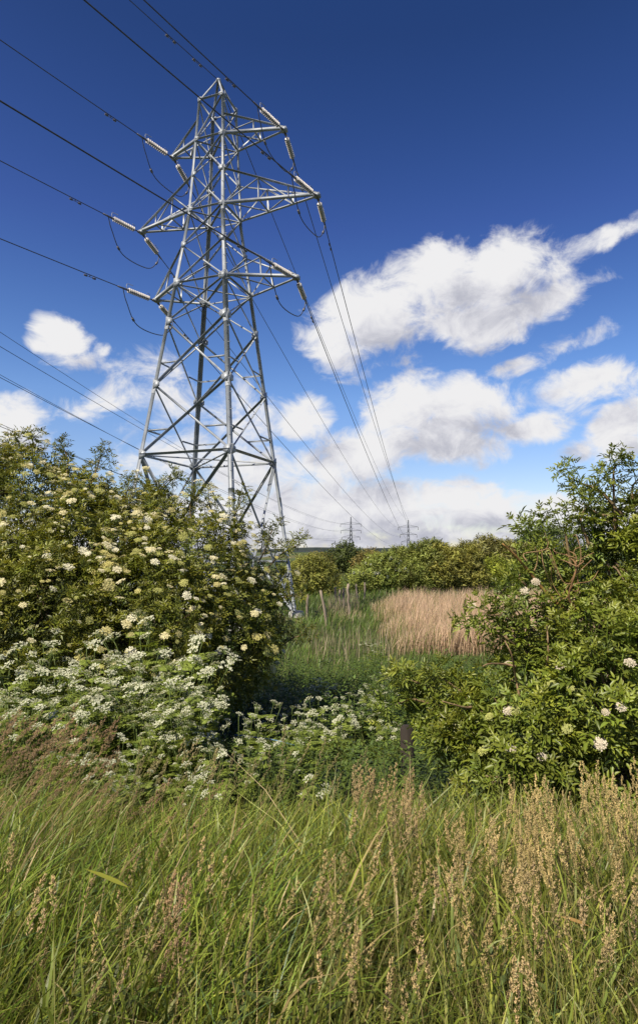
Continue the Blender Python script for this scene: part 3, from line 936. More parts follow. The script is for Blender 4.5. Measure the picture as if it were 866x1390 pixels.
far_bush('scrub_bush', 'rounded olive green bush just right of the near pylon foot', 'bush', 44, [(420, 782, 26, 0), (440, 792, 20, 0), (400, 790, 22, 1), (430, 768, 12, 1)], (.085, .10, .025), 3)
far_bush('dark_tree', 'dark green round tree below the left far pylon', 'tree', 90, [(470, 757, 17, 0), (455, 764, 16, 0), (486, 765, 14, 0), (468, 745, 8, 0)], (.032, .048, .014), 4, dens=8)
far_bush('scrub_bush', 'small brownish bush left of the dark round tree', 'bush', 84, [(432, 762, 11, 0), (424, 766, 10, 0), (442, 765, 9, 0)], (.07, .075, .022), 5, dens=9)
far_bush('scrub_bush', 'low russet bush between the dark round tree and the hawthorn', 'bush', 82, [(502, 762, 13, 0), (516, 766, 12, 0), (490, 768, 10, 0)], (.075, .07, .025), 6, dens=9)
far_bush('hawthorn_bush', 'hawthorn bush speckled with white blossom left of the willow dome', 'bush', 47, [(512, 782, 26, 0), (490, 790, 18, -.5), (535, 775, 24, .5), (520, 765, 14, .5)], (.085, .115, .03), 7, blossom=((.62, .64, .5), .10))
far_bush('willow_bush', 'tall grey green willow dome below the right far pylon', 'bush', 48, [(582, 773, 34, 0), (548, 777, 26, 0), (585, 750, 14, 0), (540, 758, 11, .5), (560, 790, 26, -1)], (.080, .105, .032), 8, wispy=.8)
far_bush('willow_bush', 'bushy olive willow at the back edge of the reed bed', 'bush', 47, [(612, 780, 28, 0), (630, 765, 22, .5), (600, 760, 18, .5), (640, 790, 20, 0)], (.090, .10, .028), 9, wispy=.5)
far_bush('sallow_bush', 'low yellow green bush between the olive and the grey willows', 'bush', 50, [(655, 785, 24, 0), (640, 795, 16, 0), (672, 778, 20, .5)], (.105, .135, .02), 10, wispy=.2)
far_bush('willow_bush', 'broad feathery grey willow right of the yellow green bush', 'bush', 58, [(662, 755, 22, 0), (690, 762, 26, 0), (640, 758, 16, 1), (715, 768, 24, 0)], (.095, .105, .045), 12, wispy=.9)
far_bush('scrub_bush', 'dark green scrub at the right end of the willow row', 'bush', 55, [(700, 785, 22, 0), (722, 778, 22, 0)], (.055, .085, .02), 13)
far_bush('dark_tree', 'dark rounded tree top showing behind the right elder bush', 'tree', 75, [(722, 738, 17, 0), (742, 730, 18, 0), (760, 738, 22, 0), (735, 752, 20, 0)], (.04, .062, .02), 14, dens=10)
# dead spike standing above the willows
g = Geo(); p = at(688, 800, 60); tp = at(690, 729, 60)
tube(g, curve_pts([p, p * .5 + tp * .5 + np.array([.1, 0, 0]), tp], 5), np.linspace(.09, .03, 11), (.6, .6, .6), 5)
tag(g.build('dead_tree', M_BARK), 'thin bare dead stem sticking up above the feathery willow', 'tree')

# ------------------------------------------------------------------ fence posts
POSTS = [(416, 808, 842, 28.0, 'slightly leaning grey post nearest to the pylon foot', .05), (444, 802, 850, 26.0, 'stout grey post leaning to the left in the green grass', -.18),
         (455.5, 797, 821, 36.0, 'short pale post at the left of the far post cluster', -.03), (461, 801, 823, 35.0, 'thin pale post second from the left in the far cluster', .02),
         (466.5, 799, 827, 33.5, 'straight pale post in front of the far cluster', 0.0), (474.5, 793, 840, 29.0, 'gnarled tall post with a ragged top beside the pale grass', -.04),
         (485, 793, 816, 39.0, 'grey post left of the last post before the willows', -.06), (495, 791, 815, 40.0, 'last grey post against the dark willow foot', .02)]
pr = np.random.default_rng(9)
for px, pt_, pb, y, lab, lean in POSTS:
    b = at(px, pb, y); b[2] = float(ground_z(b[0], y)); top = at(px + lean * 40, pt_, y)
    h = max(.7, top[2] - b[2]); rad = .06 if 'thin' not in lab else .045
    g = Geo()
    n = 8; zz = np.linspace(-.3, h, n)
    prof = [np.array([lean * z + .012 * math.sin(z * 5 + px), .02 * math.sin(z * 3), z]) for z in zz]
    if 'gnarled' in lab: prof = [p + np.array([pr.uniform(-.04, .04), pr.uniform(-.03, .03), 0]) for p in prof]
    tube(g, prof, np.linspace(rad * 1.08, rad * .9, n) * (1 + (pr.uniform(-.2, .2, n) if 'gnarled' in lab else 0)), sides=9)
    tube(g, [prof[-1], prof[-1] + np.array([0, 0, .025])], [rad * .88, rad * .55], sides=9)
    o = g.build('fence_post', M_WOOD); o.location = Vector(b.tolist())
    tag(o, 'wooden fence post: ' + lab, 'fence post', 'old fence posts in the meadow')
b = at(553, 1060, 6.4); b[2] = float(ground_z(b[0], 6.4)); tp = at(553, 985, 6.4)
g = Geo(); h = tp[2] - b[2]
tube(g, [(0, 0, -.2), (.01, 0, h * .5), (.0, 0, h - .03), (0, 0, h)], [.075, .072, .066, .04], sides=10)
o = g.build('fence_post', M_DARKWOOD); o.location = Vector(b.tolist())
tag(o, 'dark post standing in the shade left of the right elder bush', 'fence post')
g = Geo()
tube(g, curve_pts([at(318, 998, 7.2), at(345, 1001, 7.2), at(372, 1005, 7.2), at(400, 1012, 7.2)], 6), .007, sides=5)
tag(g.build('rope', M_ROPE), 'pale blue cord stretched through the cow parsley in the hollow', 'rope')


# ------------------------------------------------------------------ grass builders
def blades(geo, base, height, lean, bend, width, col0, col1, r, seg=4):
    """Tapered curving strips. base (n,3), lean (n,2) sideways shift per unit height, colours (n,3)."""
    n = len(base); az = r.uniform(0, 6.28, n)
    side = np.stack([np.cos(az), np.sin(az), np.zeros(n)], 1)
    f = np.linspace(0, 1, seg + 1)
    off = np.zeros((n, seg + 1, 3))
    ld = np.concatenate([lean, np.zeros((n, 1))], 1)
    bd = np.concatenate([bend, np.zeros((n, 1))], 1)
    off += ld[:, None, :] * f[None, :, None] * height[:, None, None] + bd[:, None, :] * (f ** 2.4)[None, :, None] * height[:, None, None]
    droop = np.linalg.norm(bend, axis=1)
    off[:, :, 2] = height[:, None] * (f[None] - .42 * np.minimum(droop, 1.3)[:, None] * f[None] ** 3)
    c = base[:, None, :] + off
    w = width[:, None] * np.array([.75, 1.0, .9, .62, .06] if seg == 4 else [.8, 1.0, .7, .06])[None]
    v = np.stack([c - side[:, None] * w[..., None] * .5, c + side[:, None] * w[..., None] * .5], 2)
    m = (seg + 1) * 2
    t = []
    for k in range(seg):
        a = 2 * k; t += [(a, a + 1, a + 3), (a, a + 3, a + 2)]
    t = np.array(t)[None] + (np.arange(n) * m)[:, None, None]
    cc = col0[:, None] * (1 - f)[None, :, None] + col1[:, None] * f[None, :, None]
    cc = np.repeat(cc[:, :, None, :], 2, axis=2)
    geo.add(v.reshape(-1, 3), t.reshape(-1, 3), cc.reshape(-1, 3))
    return c[:, -1], c[:, -2]


def pts_ground(x, y):
    return np.stack([x, y, ground_z(x, y) - .03], 1)


gr = np.random.default_rng(77)
U_ = gr.uniform


def colours(n, a, b, r, j=.2):
    f = r.random((n, 1)); c = np.asarray(a) * (1 - f) + np.asarray(b) * f
    return c * r.uniform(1 - j, 1 + j, (n, 1))


# foreground bank
n = 36000
y = 1.0 + 4.8 * gr.random(n) ** 1.6
x = (gr.random(n) * 2 - 1) * (.62 * y + .55)
wind = sstep(.9, -.9, x / np.maximum(y, .5) * 2.2)              # the wind lays the left side over
shade_zone = sstep(.25, .5, x / y) * sstep(2.9, 3.9, y)
left_zone = sstep(.1, -.1, x / y) * sstep(3.4, 4.2, y)
keep = (gr.random(n) > shade_zone * .9) & (gr.random(n) > left_zone * .8)
patchy = np.sin(x * 3.1 + 1) * np.sin(y * 2.7 + x) + .6 * np.sin(x * 7.3 + 2 * y)
keep &= gr.random(n) < .72 + .28 * patchy
keep &= gr.random(n) > .58 * sstep(-.05, .3, x / y)          # thinner under the seeding grass on the right
x, y, wind, patchy = x[keep], y[keep], wind[keep], patchy[keep]; n = len(x)
h = (.36 + .5 * gr.random(n) ** 1.3) * (1 + .18 * patchy) * np.where(y < 1.5, .85, 1.0) * (1 - .45 * sstep(2.6, 4.5, y))
swirl = np.sin(x * 4.1 + 1.7 * y) * .6 + np.sin(x * 9.0 - 5 * y + 2) * .4
lean = np.stack([.01 + .07 * wind + .15 * swirl + gr.normal(0, .19, n), .1 * np.sin(5 * x + 3 * y) + gr.normal(0, .14, n)], 1)
bend = np.stack([.03 + .14 * wind + gr.normal(0, .30, n), gr.normal(0, .26, n)], 1)
wd = gr.uniform(.003, .0095, n) * (1 + .25 * (gr.random(n) > .93))
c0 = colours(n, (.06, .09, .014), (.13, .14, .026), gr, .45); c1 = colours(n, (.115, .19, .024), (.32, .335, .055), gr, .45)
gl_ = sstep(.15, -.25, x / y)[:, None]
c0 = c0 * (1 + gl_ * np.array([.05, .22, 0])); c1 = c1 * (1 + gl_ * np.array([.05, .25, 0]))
dry = gr.random(n) < .16 + .12 * sstep(-.1, .25, x / y)
c0[dry] = colours(dry.sum(), (.26, .20, .09), (.34, .28, .14), gr); c1[dry] = colours(dry.sum(), (.32, .25, .12), (.42, .34, .18), gr)
bluish = gr.random(n) < .15
c1[bluish] = colours(bluish.sum(), (.09, .17, .06), (.13, .21, .08), gr)
G = Geo()
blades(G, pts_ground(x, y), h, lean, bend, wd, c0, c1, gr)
# broad blades of coarse grass
m = 420                                               # dock and plantain leaves low in the sward
yb = 1.15 + 2.6 * gr.random(m) ** 1.3; cx_ = gr.integers(0, 40, m)
xb = (np.sin(cx_ * 12.9) * .5) * yb + gr.normal(0, .05, m); yb = 1.2 + 2.4 * np.abs(np.sin(cx_ * 7.7)) + gr.normal(0, .05, m)
pb_ = pts_ground(xb, yb); pb_[:, 2] += U_(.1, .42, m); aa = gr.uniform(0, 6.28, m)
blades(G, pb_, U_(.10, .2, m), np.stack([np.cos(aa), np.sin(aa)], 1) * U_(.2, .7, (m, 1)), np.stack([np.cos(aa), np.sin(aa)], 1) * U_(.2, .8, (m, 1)), U_(.016, .034, m),
       colours(m, (.07, .12, .022), (.10, .15, .03), gr), colours(m, (.10, .17, .026), (.16, .2, .04), gr), gr)
m = 2200
yb = 1.1 + 3.4 * gr.random(m) ** 1.4; xb = (gr.random(m) * 2 - 1) * (.58 * yb + .4)
blades(G, pts_ground(xb, yb), gr.uniform(.4, .75, m), np.stack([gr.normal(.25, .3, m), gr.normal(0, .25, m)], 1), np.stack([gr.normal(.45, .4, m), gr.normal(0, .4, m)], 1),
       gr.uniform(.009, .016, m), colours(m, (.06, .10, .02), (.09, .13, .03), gr), colours(m, (.13, .21, .035), (.2, .25, .06), gr), gr)
# two broad leaves that catch the eye: one yellow green at the left, one orange brown at the right
for a, b, cc, w in (((116, 1178), (176, 1206), (.42, .42, .06), .013), ((762, 1243), (800, 1258), (.55, .33, .10), .012)):
    leaflet(G, at(*b, 1.75), at(*a, 1.7) - at(*b, 1.75), np.array([0, -.5, .8]), np.linalg.norm(at(*a, 1.7) - at(*b, 1.75)), w, np.array(cc), 3, .05)
m = 15000                                             # thin upright stems
yb = 1.0 + 4.4 * gr.random(m) ** 1.5; xb = (gr.random(m) * 2 - 1) * (.6 * yb + .45)
wb = sstep(.9, -.9, xb / np.maximum(yb, .5) * 2.2)
sc0 = colours(m, (.13, .16, .03), (.26, .22, .08), gr, .35)
blades(G, pts_ground(xb, yb), U_(.4, .85, m) * (1 - .4 * sstep(2.6, 4.6, yb)), np.stack([.02 + .12 * wb + gr.normal(0, .15, m), gr.normal(0, .13, m)], 1),
       np.stack([.04 + .15 * wb + gr.normal(0, .1, m), gr.normal(0, .1, m)], 1), U_(.0018, .0032, m), sc0, sc0 * U_(.9, 1.6, (m, 1)), gr, 3)
m = 17000
yb = 1.0 + 3.5 * gr.random(m) ** 1.35; xb = (gr.random(m) * 2 - 1) * (.6 * yb + .45)
pb_ = pts_ground(xb, yb); hb = U_(.12, .62, m) * (1 - .4 * sstep(2.6, 4.4, yb)); pb_[:, 2] += hb
wb = sstep(.9, -.9, xb / np.maximum(yb, .5) * 2.2)
aa = gr.uniform(0, 6.28, m); sl_ = gr.uniform(.15, .7, m)
lb_ = np.stack([np.cos(aa) * sl_ + .35 * wb, np.sin(aa) * sl_], 1)
fc0 = colours(m, (.11, .16, .022), (.19, .20, .035), gr, .4); fc1 = colours(m, (.18, .26, .03), (.38, .39, .07), gr, .4)
dr_ = gr.random(m) < .10
fc0[dr_] = colours(dr_.sum(), (.36, .28, .12), (.44, .35, .17), gr); fc1[dr_] = fc0[dr_] * 1.1
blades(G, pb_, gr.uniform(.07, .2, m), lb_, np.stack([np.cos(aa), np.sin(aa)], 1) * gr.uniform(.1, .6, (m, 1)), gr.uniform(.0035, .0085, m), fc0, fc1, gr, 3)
tag(G.build('grass', M_GRASS), 'tall green grass in the foreground, leaning over in the wind', 'grass', kind='stuff')


# seeding grass heads
def spikelet():
    g = Geo()
    v = [(0, 0, 0), (.0017, 0, .004), (-.0009, .0015, .004), (-.0009, -.0015, .004), (0, 0, .0115)]
    g.add(v, [(0, 1, 2), (0, 2, 3), (0, 3, 1), (4, 2, 1), (4, 3, 2), (4, 1, 3)])
    return g.arrays()


SPIKE = spikelet()


def seed_grass(geo, x, y, h, lean, bend, head, fat, col, stemcol, r):
    n = len(x)
    b = pts_ground(x, y)
    tip, below = blades(geo, b, h, lean, bend, np.full(n, .004), stemcol * .8, stemcol, r)
    for i in range(n):
        ax = unit(tip[i] - below[i]); L = head[i]; k = int(230 * L / .18)
        f = r.random(k) ** .85
        # panicle: widest in the lower middle, tufts along short side branches
        rad = fat[i] * .52 * np.sin(np.pi * np.clip(f * .92 + .06, 0, 1)) ** .8
        an = (np.floor(f * 9) * 2.4) + r.normal(0, .7, k)
        fr = frames(ax[None], np.zeros(1))[0]
        dirs = np.cos(an)[:, None] * fr[:, 0] + np.sin(an)[:, None] * fr[:, 1]
        p = tip[i] - ax * L * (1 - f)[:, None] * .92 + dirs * (rad * r.uniform(.3, 1, k))[:, None] + np.array([0, 0, .01])
        d = unit(ax * .9 + dirs * .55 + r.normal(size=(k, 3)) * .15)
        stamp(geo, SPIKE, p, frames(d, r.uniform(0, 6, k)), r.uniform(.45, .85, k), np.asarray(col[i])[None] * r.uniform(.7, 1.25, (k, 1)))


S = Geo()


def seeds_at(pxs, tops, dist, lean_x, head, fat, c_a, c_b, hmax=1.35):
    """Stems whose heads end near these photo positions at the given distances."""
    n = len(pxs)
    tgt = np.array([at(a, b, d) for a, b, d in zip(pxs, tops, dist)])
    gz = ground_z(tgt[:, 0], tgt[:, 1])
    h = np.clip(tgt[:, 2] - gz, .3, hmax)
    lean = np.stack([lean_x + gr.normal(0, .07, n), gr.normal(0, .06, n)], 1)
    bend = np.stack([lean_x * .6 + gr.normal(0, .08, n), gr.normal(0, .06, n)], 1)
    bx = tgt[:, 0] - (lean[:, 0] + bend[:, 0]) * h; by = tgt[:, 1] - (lean[:, 1] + bend[:, 1]) * h
    seed_grass(S, bx, np.maximum(by, .9), h * 1.03, lean, bend, head, fat, colours(n, c_a, c_b, gr), colours(n, (.15, .18, .045), (.28, .25, .09), gr), gr)


U = gr.uniform
TAN_A, TAN_B = (.50, .40, .17), (.66, .53, .26)
k = 120   # tall pale heads at the lower right
px = U(690, 866, k); seeds_at(px, U(1045, 1150, k) - 20 * (px > 780), U(2.0, 2.7, k), -.06, U(.15, .22, k), U(.008, .0115, k), TAN_A, (.62, .49, .23))
k = 58   # pinkish tuft in the middle
seeds_at(U(478, 575, k), U(1030, 1115, k), U(2.3, 3.1, k), .05, U(.09, .15, k), U(.012, .022, k), (.46, .35, .16), (.60, .46, .24))
k = 40
seeds_at(U(590, 720, k), U(1085, 1190, k), U(2.0, 2.9, k), .02, U(.1, .17, k), U(.008, .014, k), TAN_A, TAN_B)
k = 120   # brown wispy drift at the left, blown to the right
seeds_at(U(-10, 165, k), U(955, 1075, k), U(3.2, 4.4, k), .33, U(.14, .22, k), U(.016, .03, k), (.36, .24, .13), (.50, .36, .2))
k = 46
seeds_at(U(-10, 330, k), U(1040, 1140, k), U(2.4, 3.4, k), .28, U(.1, .16, k), U(.012, .022, k), (.38, .26, .14), (.52, .38, .2))
k = 90   # greenish straw wisps where the grass runs up into the cow parsley
seeds_at(U(120, 500, k), U(985, 1085, k), U(3.0, 4.3, k), .17, U(.09, .16, k), U(.008, .016, k), (.30, .28, .11), (.48, .40, .2))
k = 12   # the column of pinkish heads near the left middle
seeds_at(U(225, 260, k), U(1110, 1250, k), U(1.5, 2.2, k), .08, U(.1, .15, k), U(.01, .016, k), (.50, .34, .18), (.62, .44, .24), 1.1)
k = 120  # all through the sward
yy = U(1.35, 3.4, k)
seeds_at(U(0, 866, k), U(1130, 1330, k), yy, .08, U(.07, .14, k), U(.007, .015, k), TAN_A, (.58, .44, .23), 1.0)
k = 150
seeds_at(U(430, 866, k), U(1120, 1340, k), U(1.3, 2.6, k), .0, U(.06, .12, k), U(.007, .014, k), TAN_A, (.58, .44, .23), 1.0)
tag(S.build('seeding_grass', M_STRAW), 'tan seed heads on long stems scattered through the foreground grass', 'grass', kind='stuff')

# weeds and nettles at the front and in the hollow
NET = Geo()


def nettle(geo, x, y, h, r, col, leaf=.07):
    b = pts_ground(x, y); n = len(x)
    lean = r.normal(0, .12, (n, 2))
    top = b + np.concatenate([lean * h[:, None], h[:, None]], 1)
    T = Geo(); leaflet(T, np.zeros(3), np.array([0, 0, 1.0]), np.array([0, 1.0, 0]), 1.0, .5, np.ones(3), 2, .2)
    T = T.arrays()
    for k in range(11):
        f = .2 + .8 * k / 10
        p = b + (top - b) * f
        for sgn in (0, math.pi):
            az = k * math.pi / 2 + sgn + r.uniform(-.4, .4, n) + x * 3
            el = r.uniform(-.35, .45, n) + .5 * (k > 8)
            d = np.stack([np.cos(az) * np.cos(el), np.sin(az) * np.cos(el), np.sin(el)], 1)
            # leaf upper side up
            zz = unit(d); yy_ = unit(np.array([0, 0, 1.0]) - zz * zz[:, 2:3]); xx = np.cross(yy_, zz)
            rot = np.stack([xx, yy_, zz], 2)
            stamp(geo, T, p, rot, leaf * (1.15 - .5 * f) * r.uniform(.8, 1.25, n), tints(n, col, .3, r) * (1 + .25 * (k > 8)))


n = 3600                                                # rank grass tangled through the hollow
y = U(6.5, 16, n); x = U(-1.3, 2.6, n) * (.55 + .035 * y)
blades(NET, pts_ground(x, y), U(.4, 1.0, n) * (.8 + .3 * np.sin(x * 4) * np.sin(y * 2.1)) * (1 - .45 * sstep(11.5, 15, y)), gr.normal(.05, .2, (n, 2)), gr.normal(.1, .3, (n, 2)), U(.006, .013, n), colours(n, (.08, .12, .02), (.12, .14, .03), gr, .3), colours(n, (.16, .22, .035), (.34, .32, .10), gr, .4), gr, 3)
n = 2700
y = U(8.2, 14.5, n); x = U(-2.4, 3.4, n) * (.55 + .035 * y)
nettle(NET, x, y, U(.5, 1.25, n) * (.8 + .35 * np.sin(x * 3.1 + 1) * np.sin(y * 1.7)) * (1 - .45 * sstep(11.5, 15, y)), gr, (.075, .118, .024), .10)
n = 1500
y = U(5.2, 9, n); x = U(-1.5, 1.5, n)
nettle(NET, x, y, U(.35, .75, n), gr, (.085, .128, .026), .075)
n = 420
y = U(1.25, 2.8, n); x = np.where(gr.random(n) < .6, gr.normal(-.12, .12, n), U(-.5, .5, n)) * y
nettle(NET, x, y, U(.28, .6, n), gr, (.075, .10, .028), .05)
tag(NET.build('nettles', M_HERB), 'dense dark green nettles filling the hollow between the two elder bushes', 'nettles', kind='stuff')

# meadow grass beyond the hollow
MG = Geo()
n = 52000
y = 12 + 52 * gr.random(n) ** 1.5; x = gr.uniform(-.32, .42, n) * y
keep = gr.random(n) < .75 + .25 * np.sin(x * 1.7) * np.sin(y * .9)
reedzone = (x > 2.0 + (y - 19) * .05) & (y > 18.5) & (y < 33)
keep &= ~reedzone | (gr.random(n) < .1)
x, y = x[keep], y[keep]; n = len(x)
h = U(.3, .62, n) * (.55 + .45 * sstep(20, 28, y)); wd = U(.010, .02, n) * (.6 + y / 40)
c0 = colours(n, (.07, .12, .02), (.10, .15, .03), gr); c1 = colours(n, (.11, .20, .028), (.19, .26, .045), gr)
dz = (np.sin(x * 1.1 + .5) * np.sin(y * .45 + x * .4) > .35) & (y > 26)
pale = (gr.random(n) < .05) | (dz & (gr.random(n) < .5))
c1[pale] = colours(pale.sum(), (.30, .25, .13), (.40, .33, .19), gr); c0[pale] = c1[pale] * .7
blades(MG, pts_ground(x, y), h, gr.normal(.12, .15, (n, 2)), gr.normal(.1, .2, (n, 2)), wd, c0, c1, gr, 3)
# dry stalks standing in front of the reed bed and round the posts
n = 330
a = gr.random(n) < .6
y = np.where(a, U(30, 37, n), U(17, 21, n)); x = np.where(a, U(.5, 2.1, n) * y / 33, U(-.3, 2.6, n) * y / 19)
blades(MG, pts_ground(x, y), U(.5, .95, n), gr.normal(0, .12, (n, 2)), gr.normal(0, .05, (n, 2)), U(.012, .022, n), colours(n, (.26, .22, .13), (.36, .30, .19), gr), colours(n, (.38, .31, .2), (.5, .42, .29), gr), gr, 3)
tag(MG.build('meadow_grass', M_GRASS), 'rough green meadow grass with dry stalks beyond the nettles', 'grass', kind='stuff')

# reed bed
RD = Geo()
n = 26000
y = 18.6 + 17 * gr.random(n); lo = 2.15 + (y - 19) * .06 + .35 * np.sin(y * 1.3); x = lo + gr.random(n) ** 1.1 * (7.5 + (y - 18) * .35)
keep = gr.random(n) < sstep(-.2, .5, x - lo + gr.normal(0, .25, n))
x, y = x[keep], y[keep]; n = len(x)
h = U(.8, 1.4, n) * (.9 + .15 * np.sin(x * 1.9) * np.sin(y * 1.4)) * (.55 + .45 * sstep(0, 1.6, x - lo[keep] + .3 * np.sin(y * 2.1)))
c0 = colours(n, (.32, .22, .14), (.46, .34, .21), gr, .35); c1 = colours(n, (.46, .32, .22), (.66, .50, .35), gr, .3)
green = gr.random(n) < .12 + .45 * sstep(1.3, 0, x - lo[keep])
c0[green] = colours(green.sum(), (.10, .14, .03), (.15, .18, .05), gr); c1[green] = colours(green.sum(), (.18, .2, .06), (.27, .25, .10), gr)
blades(RD, pts_ground(x, y), h, gr.normal(.05, .11, (n, 2)), gr.normal(.08, .16, (n, 2)), U(.010, .020, n), c0, c1, gr, 3)
tag(RD.build('reeds', M_STRAW), 'pale tan bed of dry reeds in front of the willows', 'reeds', kind='stuff')


# ------------------------------------------------------------------ cow parsley plants
def parsley_meshes(r):
    h = r.uniform(.95, 1.15)
    ST, LF, UM = Geo(), Geo(), []
    main = curve_pts([(0, 0, -.05), (.02, .01, h * .4), (r.uniform(-.05, .08), r.uniform(-.05, .05), h * .8)], 6)
    gcol = np.array([.16, .22, .06])
    tube(ST, main, np.linspace(.007, .004, len(main)), gcol, 5)
    heads = []
    for k in range(6):
        i = int(len(main) * r.uniform(.4, .99)); s = main[min(i, len(main) - 1)]
        az = k * 2.4 + r.uniform(-.4, .4); rad = r.uniform(.08, .28)
        e = np.array([s[0] + rad * math.cos(az), s[1] + rad * math.sin(az), r.uniform(.82, 1.06) * h - rad * .35])
        tube(ST, curve_pts([s, (s + e) / 2 + np.array([0, 0, -.04]), e], 4), .0028, gcol, 4)
        heads.append(e)
    for e in heads:
        g = Geo(); nb = r.integers(8, 13)
        size = r.uniform(.034, .056)
        for q in range(nb):
            rr = size * math.sqrt((q + .3) / nb); a = q * 2.4
            c = np.array([rr * math.cos(a), rr * math.sin(a), .042 - 9 * rr * rr])
            tube(g, [(0, 0, 0), c], .0010, np.array([.3, .4, .14]), 3)
            for w in range(7):
                cc = c + np.array([*(r.normal(0, .0065, 2)), r.uniform(0, .008)])
                s_ = r.uniform(.0045, .0075); b = r.uniform(0, 6)
                g.add([cc + np.array([math.cos(b + o_) * s_, math.sin(b + o_) * s_, r.uniform(-.004, .004)]) for o_ in (0, 1.57, 3.14, 4.71)], [(0, 1, 2), (0, 2, 3)], np.array([.57, .59, .43]) * r.uniform(.75, 1.2))
        UM.append((e, g))
    for k in range(25):                                   # ferny leaves
        z = r.uniform(.1, .92) * h; az = k * 2.4 + r.uniform(-.5, .5); L = r.uniform(.16, .32) * (1.15 - .5 * z / h)
        d = np.array([math.cos(az), math.sin(az), r.uniform(.1, .7)]); d = unit(d)
        sd = unit(np.cross(d, (0, 0, 1))); n_ = np.cross(sd, d)
        p0 = np.array([0, 0, z]) * 1.0
        for f in np.linspace(.3, 1, 7):
            p = p0 + d * L * f - n_ * L * .3 * f * f
            w = L * .42 * (1.15 - f)
            for s_ in (-1, 1):
                for m in (.35, .7, 1.0):
                    q = p + sd * s_ * w * m + d * w * m * .35
                    c = np.array([.225, .29, .055]) * r.uniform(.65, 1.3)
                    for t_ in (-.7, .1, .9):
                        leaflet(LF, q, d * (.6 + .2 * abs(t_)) + sd * (s_ * .5 + t_ * .7), n_ + r.uniform(-.3, .3, 3), .032 * r.uniform(.8, 1.2), .014, c, 2)
    return ST.mesh('stem', M_HERB), LF.mesh('leaves', M_HERB), [(e, g.mesh('umbel', M_FLOWER)) for e, g in UM]


PARS = [parsley_meshes(np.random.default_rng(100 + i)) for i in range(4)]


def make_parsley(k):
    root = empty('cow_parsley'); st, lf, um = PARS[k]
    link('stem', st, root); link('leaves', lf, root)
    for e, me in um:
        u = link('umbel', me, root); u.location = Vector([float(v) for v in e])
        u.rotation_euler = (gr.normal(0, .3), gr.normal(0, .3), 0); q_ = float(gr.uniform(.6, 1.25)); u.scale = (q_, q_, q_)
    return root


PROTO = [make_parsley(k) for k in range(4)]
used = [False] * 4


def place_parsley(x, y, s, label, group):
    k = int(gr.integers(0, 4))
    if not used[k]:
        root = PROTO[k]; used[k] = True
    else:
        root = PROTO[k].copy(); COL.objects.link(root)
        for ch in PROTO[k].children:
            c = ch.copy(); COL.objects.link(c); c.parent = root
    root.location = (float(x), float(y), float(ground_z(x, y)))
    root.rotation_euler = (gr.uniform(-.08, .08), gr.uniform(-.02, .16), gr.uniform(0, 6.28))
    root.scale = (s, s, s)
    tag(root, label, 'cow parsley', group)


def drift(n, pxr, pyr, yr, hgt, label, group):
    for _ in range(n):
        yd = U(*yr); px = U(*pxr); f = (yd - yr[0]) / (yr[1] - yr[0])
        py = pyr[1] + (pyr[0] - pyr[1]) * f + U(-18, 18)
        tp = at(px, py, yd); gz = float(ground_z(tp[0], yd))
        s = np.clip((tp[2] - gz) / 1.0, *hgt)
        place_parsley(tp[0], yd, float(s), label, group)


drift(62, (-30, 270), (885, 1000), (4.9, 7.1), (.7, 1.7), 'white cow parsley plant in the frothy drift at the foot of the left elder bush', 'cow parsley below the left elder bush')
drift(44, (60, 420), (965, 1065), (3.9, 6.2), (.5, 1.2), 'low white cow parsley where the drift runs down into the foreground grass', 'cow parsley at the edge of the grass')
drift(44, (330, 545), (930, 1005), (7.0, 10.5), (.6, 1.25), 'cow parsley in the hollow between the two elder bushes', 'cow parsley in the hollow')
drift(4, (478, 520), (846, 852), (14.5, 16.0), (.45, .75), 'far small cow parsley standing left of the reed bed', 'cow parsley beside the reed bed')
for k in range(4):
    if not used[k]: place_parsley(-1.0 - k * .2, 6.0, 1.0, 'white cow parsley plant in the frothy drift at the foot of the left elder bush', 'cow parsley below the left elder bush')

# ------------------------------------------------------------------ sky, clouds, sun
SUN_EL, SUN_AZ = R(47), R(-140)                          # azimuth from the view direction, left is negative
sdir = Vector((math.sin(SUN_AZ) * math.cos(SUN_EL), math.cos(SUN_AZ) * math.cos(SUN_EL), math.sin(SUN_EL)))
sl = bpy.data.lights.new('sun', 'SUN'); sl.energy = 5.0; sl.angle = R(.53); sl.color = (1.0, .90, .74)
so = bpy.data.objects.new('sun', sl); COL.objects.link(so)
so.rotation_euler = sdir.to_track_quat('Z', 'Y').to_euler(); so.location = (-30, -20, 60)

world = bpy.data.worlds.new('World'); scene.world = world; world.use_nodes = True
nt = world.node_tree; nt.nodes.clear(); N, L = nt.nodes.new, nt.links.new
wout = N('ShaderNodeOutputWorld')
sky = N('ShaderNodeTexSky'); sky.sky_type = 'NISHITA'; sky.sun_disc = False
sky.sun_elevation = SUN_EL; sky.sun_rotation = SUN_AZ
sky.air_density = 1.0; sky.dust_density = .35; sky.ozone_density = 3.0
sky.altitude = 0

